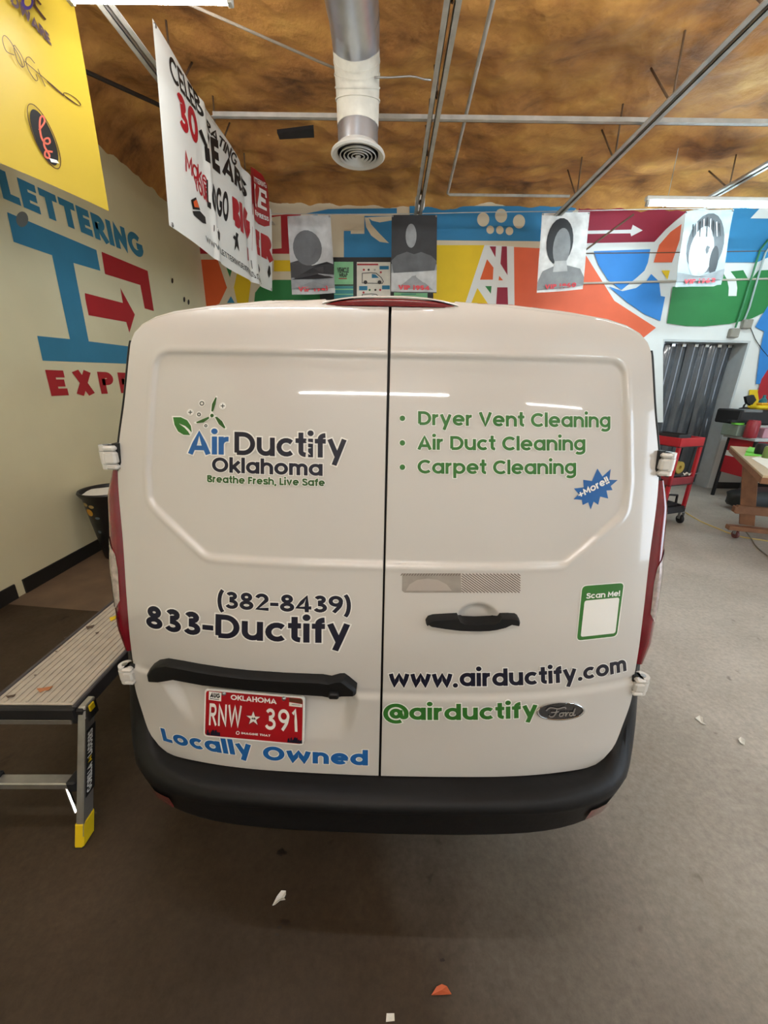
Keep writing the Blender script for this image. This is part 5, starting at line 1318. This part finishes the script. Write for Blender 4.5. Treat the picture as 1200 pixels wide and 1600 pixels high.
citem('metal_rod', 'thin metal rod poking out past the right post of the cart', 'rod', lambda b: b.tube([TC(.20, .035, .625), TC(-.09, .02, .648)], .006, M_steel, 8))
citem('drill_case', 'black open handled case on the bottom shelf of the cart', 'case', lambda b: (b.rbox(.08, .05, .168, .36, .40, .27, M_dark, .02, TC), b.tube([TC(.12, .06, .27), TC(.13, .06, .37), TC(.30, .06, .39), TC(.32, .06, .27)], .014, M_dark, 8)))
citem('heat_gun', 'dark round tool above the case on the bottom shelf of the cart', 'tool', lambda b: (b.tube([TC(.05, .3, .43), TC(.12, .25, .455), TC(.22, .2, .45)], [.05, .055, .038], mat('dark tool', '#3a2c30', .4), 16), b.tube([TC(.12, .26, .43), TC(.10, .28, .285)], .022, M_dark, 10)))
citem('cardboard_box', 'brown cardboard box at the back of the bottom shelf of the cart', 'box', _box(.20, .45, .17, .40, .74, .44, mat('cardboard', '#8f6b4c', .8), .004))

# ================================================================== wooden work table (right edge)
TT = .95
K0 = np.array([4.44, 5.08]); tu = np.array([-.56, -.83]); tu /= np.linalg.norm(tu); tv = np.array([.87, -.42]); tv /= np.linalg.norm(tv)
def TB(a, c, z): return (K0[0]+tu[0]*a+tv[0]*c, K0[1]+tu[1]*a+tv[1]*c, z)
wt = thing('work_table', TB(1.0, .9, 0), 'brown wooden work table on casters at the right edge', 'table')
b = MB(); b.rbox(0, 0, TT-.022, 2.15, 1.7, TT, mat('table top laminate', '#c4b08f', .4, var=.06), .003, TB); obj('table_top', b, wt)
b = MB(); b.box(.0, .0, TT-.075, 2.15, .025, TT-.022, M_wood, TB); b.box(.0, .025, TT-.075, .025, 1.7, TT-.022, M_wood, TB); b.box(2.125, .025, TT-.075, 2.15, 1.7, TT-.022, M_wood, TB); obj('apron', b, wt)
lt = np.array(TB(.93, .10, 0)); lbm = np.array([4.20, 4.27, 0])
def TLg(base_t, base_b):
    def f(px, py, pz):
        s = (pz-.15)/(TT-.22); c = base_b+(base_t-base_b)*s
        return (c[0]+tv[0]*px+tu[0]*py, c[1]+tv[1]*px+tu[1]*py, pz)
    return f
b = MB(); b.rbox(-.07, -.02, .15, .07, .02, TT-.03, M_wood, .004, TLg(lt, lbm)); obj('leg', b, wt)
of = np.array([tv[0], tv[1], 0])*1.35
b = MB(); b.rbox(-.07, -.02, .15, .07, .02, TT-.03, M_wood, .004, TLg(lt+of, lbm+of)); obj('leg', b, wt)
fdir = np.array([.955, -.295]); fp = np.array([3.97, 4.255])
def TFt(a, c, z): return (fp[0]+fdir[0]*a-fdir[1]*c, fp[1]+fdir[1]*a+fdir[0]*c, z)
b = MB(); b.rbox(0, -.045, .10, 1.8, .045, .15, M_wood, .004, TFt); obj('foot_beam', b, wt)
b = MB(); b.rbox(.05, .03, .285, 1.8, .07, .385, M_wood, .004, TFt); b.rbox(.03, .025, .30, .055, .09, .37, M_wood, .003, TFt); obj('stretcher', b, wt)
for a in (.10, 1.65):
    x_, y_, _ = TFt(a, 0, 0)
    b = MB(); b.lathe((x_, y_, .045), [(.012, -.014), (.042, -.014), (.045, -.008), (.045, .008), (.042, .014), (.012, .014)], mat('caster wheel', '#6a3a38', .5), 20, 'x'); b.box(x_-.022, y_-.018, .05, x_-.016, y_+.018, .10, M_steel); b.box(x_+.016, y_-.018, .05, x_+.022, y_+.018, .10, M_steel); obj('caster', b, wt, smooth='auto')
M_lime = mat('lime vinyl', '#7ad94e', .45)
def titem(name, label, cat, build):
    b = MB(); build(b); return tag(obj(name, b, smooth='auto'), label, cat, 'things lying on the work table')
def tp(u, v, z=TT): return atZ(u, v, z)
q = [tp(*p, TT+.001) for p in ((1163, 712), (1168, 702), (1187, 705), (1190, 713))]
titem('vinyl_sheet', 'lower lime green vinyl offcut at the corner of the work table', 'vinyl', lambda b: b.prism([tuple(p) for p in q], (0, 0, .012), M_lime))
q2 = [tp(*p, TT+.014) for p in ((1165, 706), (1171, 699), (1186, 703), (1181, 709))]
titem('vinyl_sheet', 'upper lime green vinyl offcut lying across the lower one', 'vinyl', lambda b: b.prism([tuple(p) for p in q2], (0, 0, .010), M_lime))
q3 = [tp(*p, TT+.001) for p in ((1174, 716), (1192, 712), (1225, 725), (1215, 742))]
titem('paper_sheet', 'white paper sheet on the work table near the right edge', 'paper', lambda b: b.prism([tuple(p) for p in q3], (0, 0, .002), M_paper))
cpos = tp(1187, 711)
titem('spray_cup', 'black round cup on the work table', 'cup', lambda b: b.lathe(tuple(cpos), [(.001, .0), (.05, .0), (.056, .01), (.058, .10), (.05, .125), (.03, .13), (.001, .13)], M_dark, 24))
cp2 = tp(1199, 716)
titem('bottle', 'olive green can beside the black cup on the work table', 'can', lambda b: b.lathe(tuple(cp2), [(.001, 0), (.048, 0), (.05, .01), (.05, .11), (.042, .125), (.001, .125)], mat('olive can', '#6f8a4a', .4), 24))

# ================================================================== bench against the back wall, right of the doorway
BY0, BY1, BX0, BX1, BZ = 5.66, 6.18, 5.30, 7.2, .98
bk = thing('storage_bench', ((BX0+BX1)/2, 6.1, 0), 'low bench with a red and white side behind the work table', 'bench')
b = MB(); b.rbox(BX0-.06, BY0-.04, BZ-.04, BX1, BY1, BZ, mat('bench top grey', '#aeb4b4', .5), .006); obj('bench_top', b, bk)
b = MB(); b.box(BX0+.02, BY0+.02, .74, BX1, BY0+.04, BZ-.04, M_mred); b.box(BX0+.02, BY0+.02, .66, BX1, BY0+.04, .74, M_mwhite); b.box(BX0+.02, BY0+.02, .40, BX1, BY0+.04, .66, M_mred); b.box(BX0+.012, BY0+.04, .74, BX0+.03, BY1-.06, BZ-.04, M_mred); b.box(BX0+.012, BY0+.04, .66, BX0+.03, BY1-.06, .74, M_mwhite); b.box(BX0+.012, BY0+.04, .40, BX0+.03, BY1-.06, .66, M_mred); obj('front_panel', b, bk)
for x_ in (BX0, BX1-.04):
    for y_ in (BY0, BY1-.06):
        b = MB(); b.rbox(x_, y_, 0, x_+.04, y_+.04, BZ-.04, M_dark, .004); obj('leg', b, bk)
def kitem(name, label, cat, build):
    b = MB(); build(b); return tag(obj(name, b, smooth='auto'), label, cat, 'things on the bench by the back wall')
def kx(u, y): return float(atY(u, 680, y)[0])
YK = 5.9
bx0, bx1 = kx(1148, YK), kx(1174, YK)
kitem('storage_box', 'greenish clear box low on the back bench', 'box', lambda b: b.rbox(bx0-.02, YK-.05, BZ, bx1-.09, YK+.25, BZ+.17, mat('smoky plastic', '#7c8a80', .3), .012))
kitem('printer', 'black boxy machine on the back bench, left of the red can', 'machine', lambda b: (b.rbox(bx0-.01, YK+.0, BZ+.172, kx(1215, YK), YK+.45, BZ+.38, M_dark, .02), b.rbox(kx(1137, YK)-.02, YK-.02, BZ+.20, bx0+.05, YK+.06, BZ+.235, M_dark, .006), b.rbox(bx0+.03, YK-.01, BZ+.345, bx0+.3, YK+.2, BZ+.39, mat('machine grey', '#6a6e70', .5), .01)))
kitem('paint_can', 'red can standing on the back bench', 'can', lambda b: b.lathe((kx(1172, YK-.14), YK-.14, BZ), [(.001, 0), (.075, 0), (.08, .01), (.08, .22), (.07, .235), (.068, .25), (.001, .25)], mat('can red', '#8f2630', .35), 28))
kitem('tape_roll', 'small lime green roll on the box of the back bench', 'tape roll', lambda b: b.lathe((kx(1153, YK-.04), YK+.02, BZ+.172), [(.03, 0), (.075, 0), (.075, .025), (.03, .025)], M_lime, 24))
kitem('tool_bag', 'yellow and black tool pouch on top of the back bench machine', 'tool', lambda b: (b.rbox(kx(1166, 6.0), 5.95, BZ+.392, kx(1205, 6.0), 6.12, BZ+.45, M_yellow, .02), b.rbox(kx(1172, 6.0), 5.97, BZ+.45, kx(1195, 6.0), 6.08, BZ+.485, mat('amber plastic', '#d8a020', .45), .015)))
kitem('spray_bottle', 'teal bottle behind the yellow pouch on the back bench', 'bottle', lambda b: b.lathe((kx(1175, 6.25), 6.25, BZ+.382), [(.001, 0), (.05, 0), (.05, .13), (.02, .17), (.02, .21), (.001, .21)], mat('teal bottle', '#2e6f78', .3), 20))
kitem('flag_box', 'small box with red and blue print near the right edge of the back bench', 'box', lambda b: (b.rbox(kx(1186, YK-.12), YK-.18, BZ, kx(1215, YK-.12), YK-.02, BZ+.14, mat('printed card', '#b98a98', .5), .005), b.box(kx(1194, YK-.12), YK-.184, BZ+.07, kx(1215, YK-.12), YK-.18, BZ+.13, M_navy)))
lp = thing('desk_lamp', (kx(1156, 6.1), 6.1, BZ+.38), 'black bent arm lamp rising above the back bench', 'lamp')
b = MB(); b.tube([tuple(atY(u, v, 6.2)) for u, v in ((1157, 660), (1158, 645), (1163, 633), (1170, 626))], .013, M_dark, 10); obj('arm', b, lp, smooth='auto')
b = MB(); b.prism([tuple(atY(u, v, 6.17)) for u, v in ((1166, 620), (1178, 617), (1182, 625), (1174, 634), (1168, 630))], (0, .05, 0), M_dark); obj('head', b, lp)
b = MB(); x_ = atY(1157, 660, 6.2); b.lathe((x_[0], 6.2, BZ+.382), [(.001, .03), (.02, .03), (.07, .012), (.07, 0), (.001, 0)], M_dark, 24); obj('base', b, lp, smooth='auto')
# black bags under the benches
def blob(name, c, r, label, cat, seed):
    n, m = 20, 12; rows = []
    for i in range(m+1):
        ph = -PI/2+PI*i/m; rw = []
        for k in range(n):
            a = 2*PI*k/n; d = Vector((math.cos(a)*math.cos(ph), math.sin(a)*math.cos(ph), math.sin(ph)))
            s = 1+.14*mnoise.noise(d*2.3+Vector((seed, 0, 0)))
            cs = lambda v_: math.copysign(abs(v_)**.7, v_)
            rw.append((c[0]+r[0]*cs(d.x)*s, c[1]+r[1]*cs(d.y)*s, max(.002, c[2]+r[2]*cs(d.z)*s)))
        rows.append(rw+[rw[0]])
    b = MB(); b.grid(rows, mat('black bag', '#1d2022', .5, var=.3, scale=6)); return tag(obj(name, b, smooth=True), label, cat, 'black bags on the floor')
blob('duffel_bag', (5.32, 5.36, .16), (.40, .20, .16), 'long black bag on the floor below the red bench side', 'bag', 1)
blob('duffel_bag', (6.22, 5.30, .22), (.36, .22, .22), 'black bag at the right edge, behind the table leg', 'bag', 5)
# cord across the floor
cpts = [tuple(atZ(u, v, .006)) for u, v in ((1060, 793), (1075, 803), (1090, 812), (1105, 819), (1125, 827), (1137, 832), (1160, 839), (1205, 846))]
bar('extension_cord', spl(cpts, 6), .007, mat('cord yellow', '#d8c070', .5), 'pale yellow cord lying on the floor from the cart to the table', 'cord', n=8)
bar('cable', spl([tuple(atZ(u, v, z_)) for u, v, z_ in ((1156, 822, .15), (1163, 828, .08), (1174, 842, .006), (1184, 856, .006), (1215, 880, .006))], 6), .006, mat('grey cable', '#7c7a6c', .5), 'grey cable hanging from the table foot to the floor', 'cable', n=8)

# ================================================================== litter on the floor
def scrap(px, m, label, lift=.004, curl=.012, name='paper_scrap'):
    q = [atZ(u, v, .001) for u, v in px]; c = np.mean(q, 0); n = len(q)
    top = [np.array([p[0], p[1], lift+curl*(.3+.7*((i*37) % 5)/5)]) for i, p in enumerate(q)]
    b = MB(); cc = np.array([c[0], c[1], lift]); bo = [t_-np.array([0, 0, lift*.8]) for t_ in top]
    vs = top+[cc]+bo+[cc-np.array([0, 0, lift*.8])]; fs = []
    for i in range(n):
        j = (i+1) % n; fs += [(i, j, n), (n+1+j, n+1+i, 2*n+1), (i, n+1+i, n+1+j, j)]
    b.add(vs, fs, m); return tag(obj(name, b), label, 'scrap', 'scraps littering the floor')
M_sc = mat('scrap paper', '#e8e6de', .6)
scrap([(426, 1416), (433, 1403), (440, 1395), (447, 1394), (447, 1400), (444, 1404), (446, 1408), (438, 1410), (430, 1415)], M_sc, 'curled white paper scrap on the floor below the plate side of the bumper')
scrap([(604, 1584), (616, 1584), (616.5, 1596), (603, 1597)], M_sc, 'square white scrap at the bottom edge of the floor', .003, .002)
scrap([(1086, 1123), (1092, 1120), (1097, 1124), (1098, 1130), (1103, 1135), (1095, 1131)], M_sc, 'pointed white scrap on the grey floor right of the bumper')
scrap([(1153, 1156), (1157, 1153), (1163, 1159), (1163, 1166), (1155, 1162)], M_sc, 'small white crumb rightmost on the grey floor')
scrap([(674, 1556), (682, 1544), (690, 1541), (698, 1543), (705, 1556)], mat('orange scrap', '#c0603a', .7), 'half round orange scrap near the bottom of the floor', .004, .01)
M_stain = mat('oil stain', '#241a12', .5, var=.2, scale=40)
st_ = MB()
for (u, v, r) in ((440, 1332, 8), (446, 1441, 7), (437, 1449, 4), (433, 1460, 3), (467, 1410, 3), (691, 1500, 4)):
    st_.poly([tuple(atZ(u+r*(1+.25*math.sin(k*2.1+u))*math.cos(2*PI*k/16), v+.7*r*(1+.25*math.sin(k*1.7+v))*math.sin(2*PI*k/16), .0008)) for k in range(16)], M_stain)
obj('floor_stains', st_, bpy.data.objects['floor'])
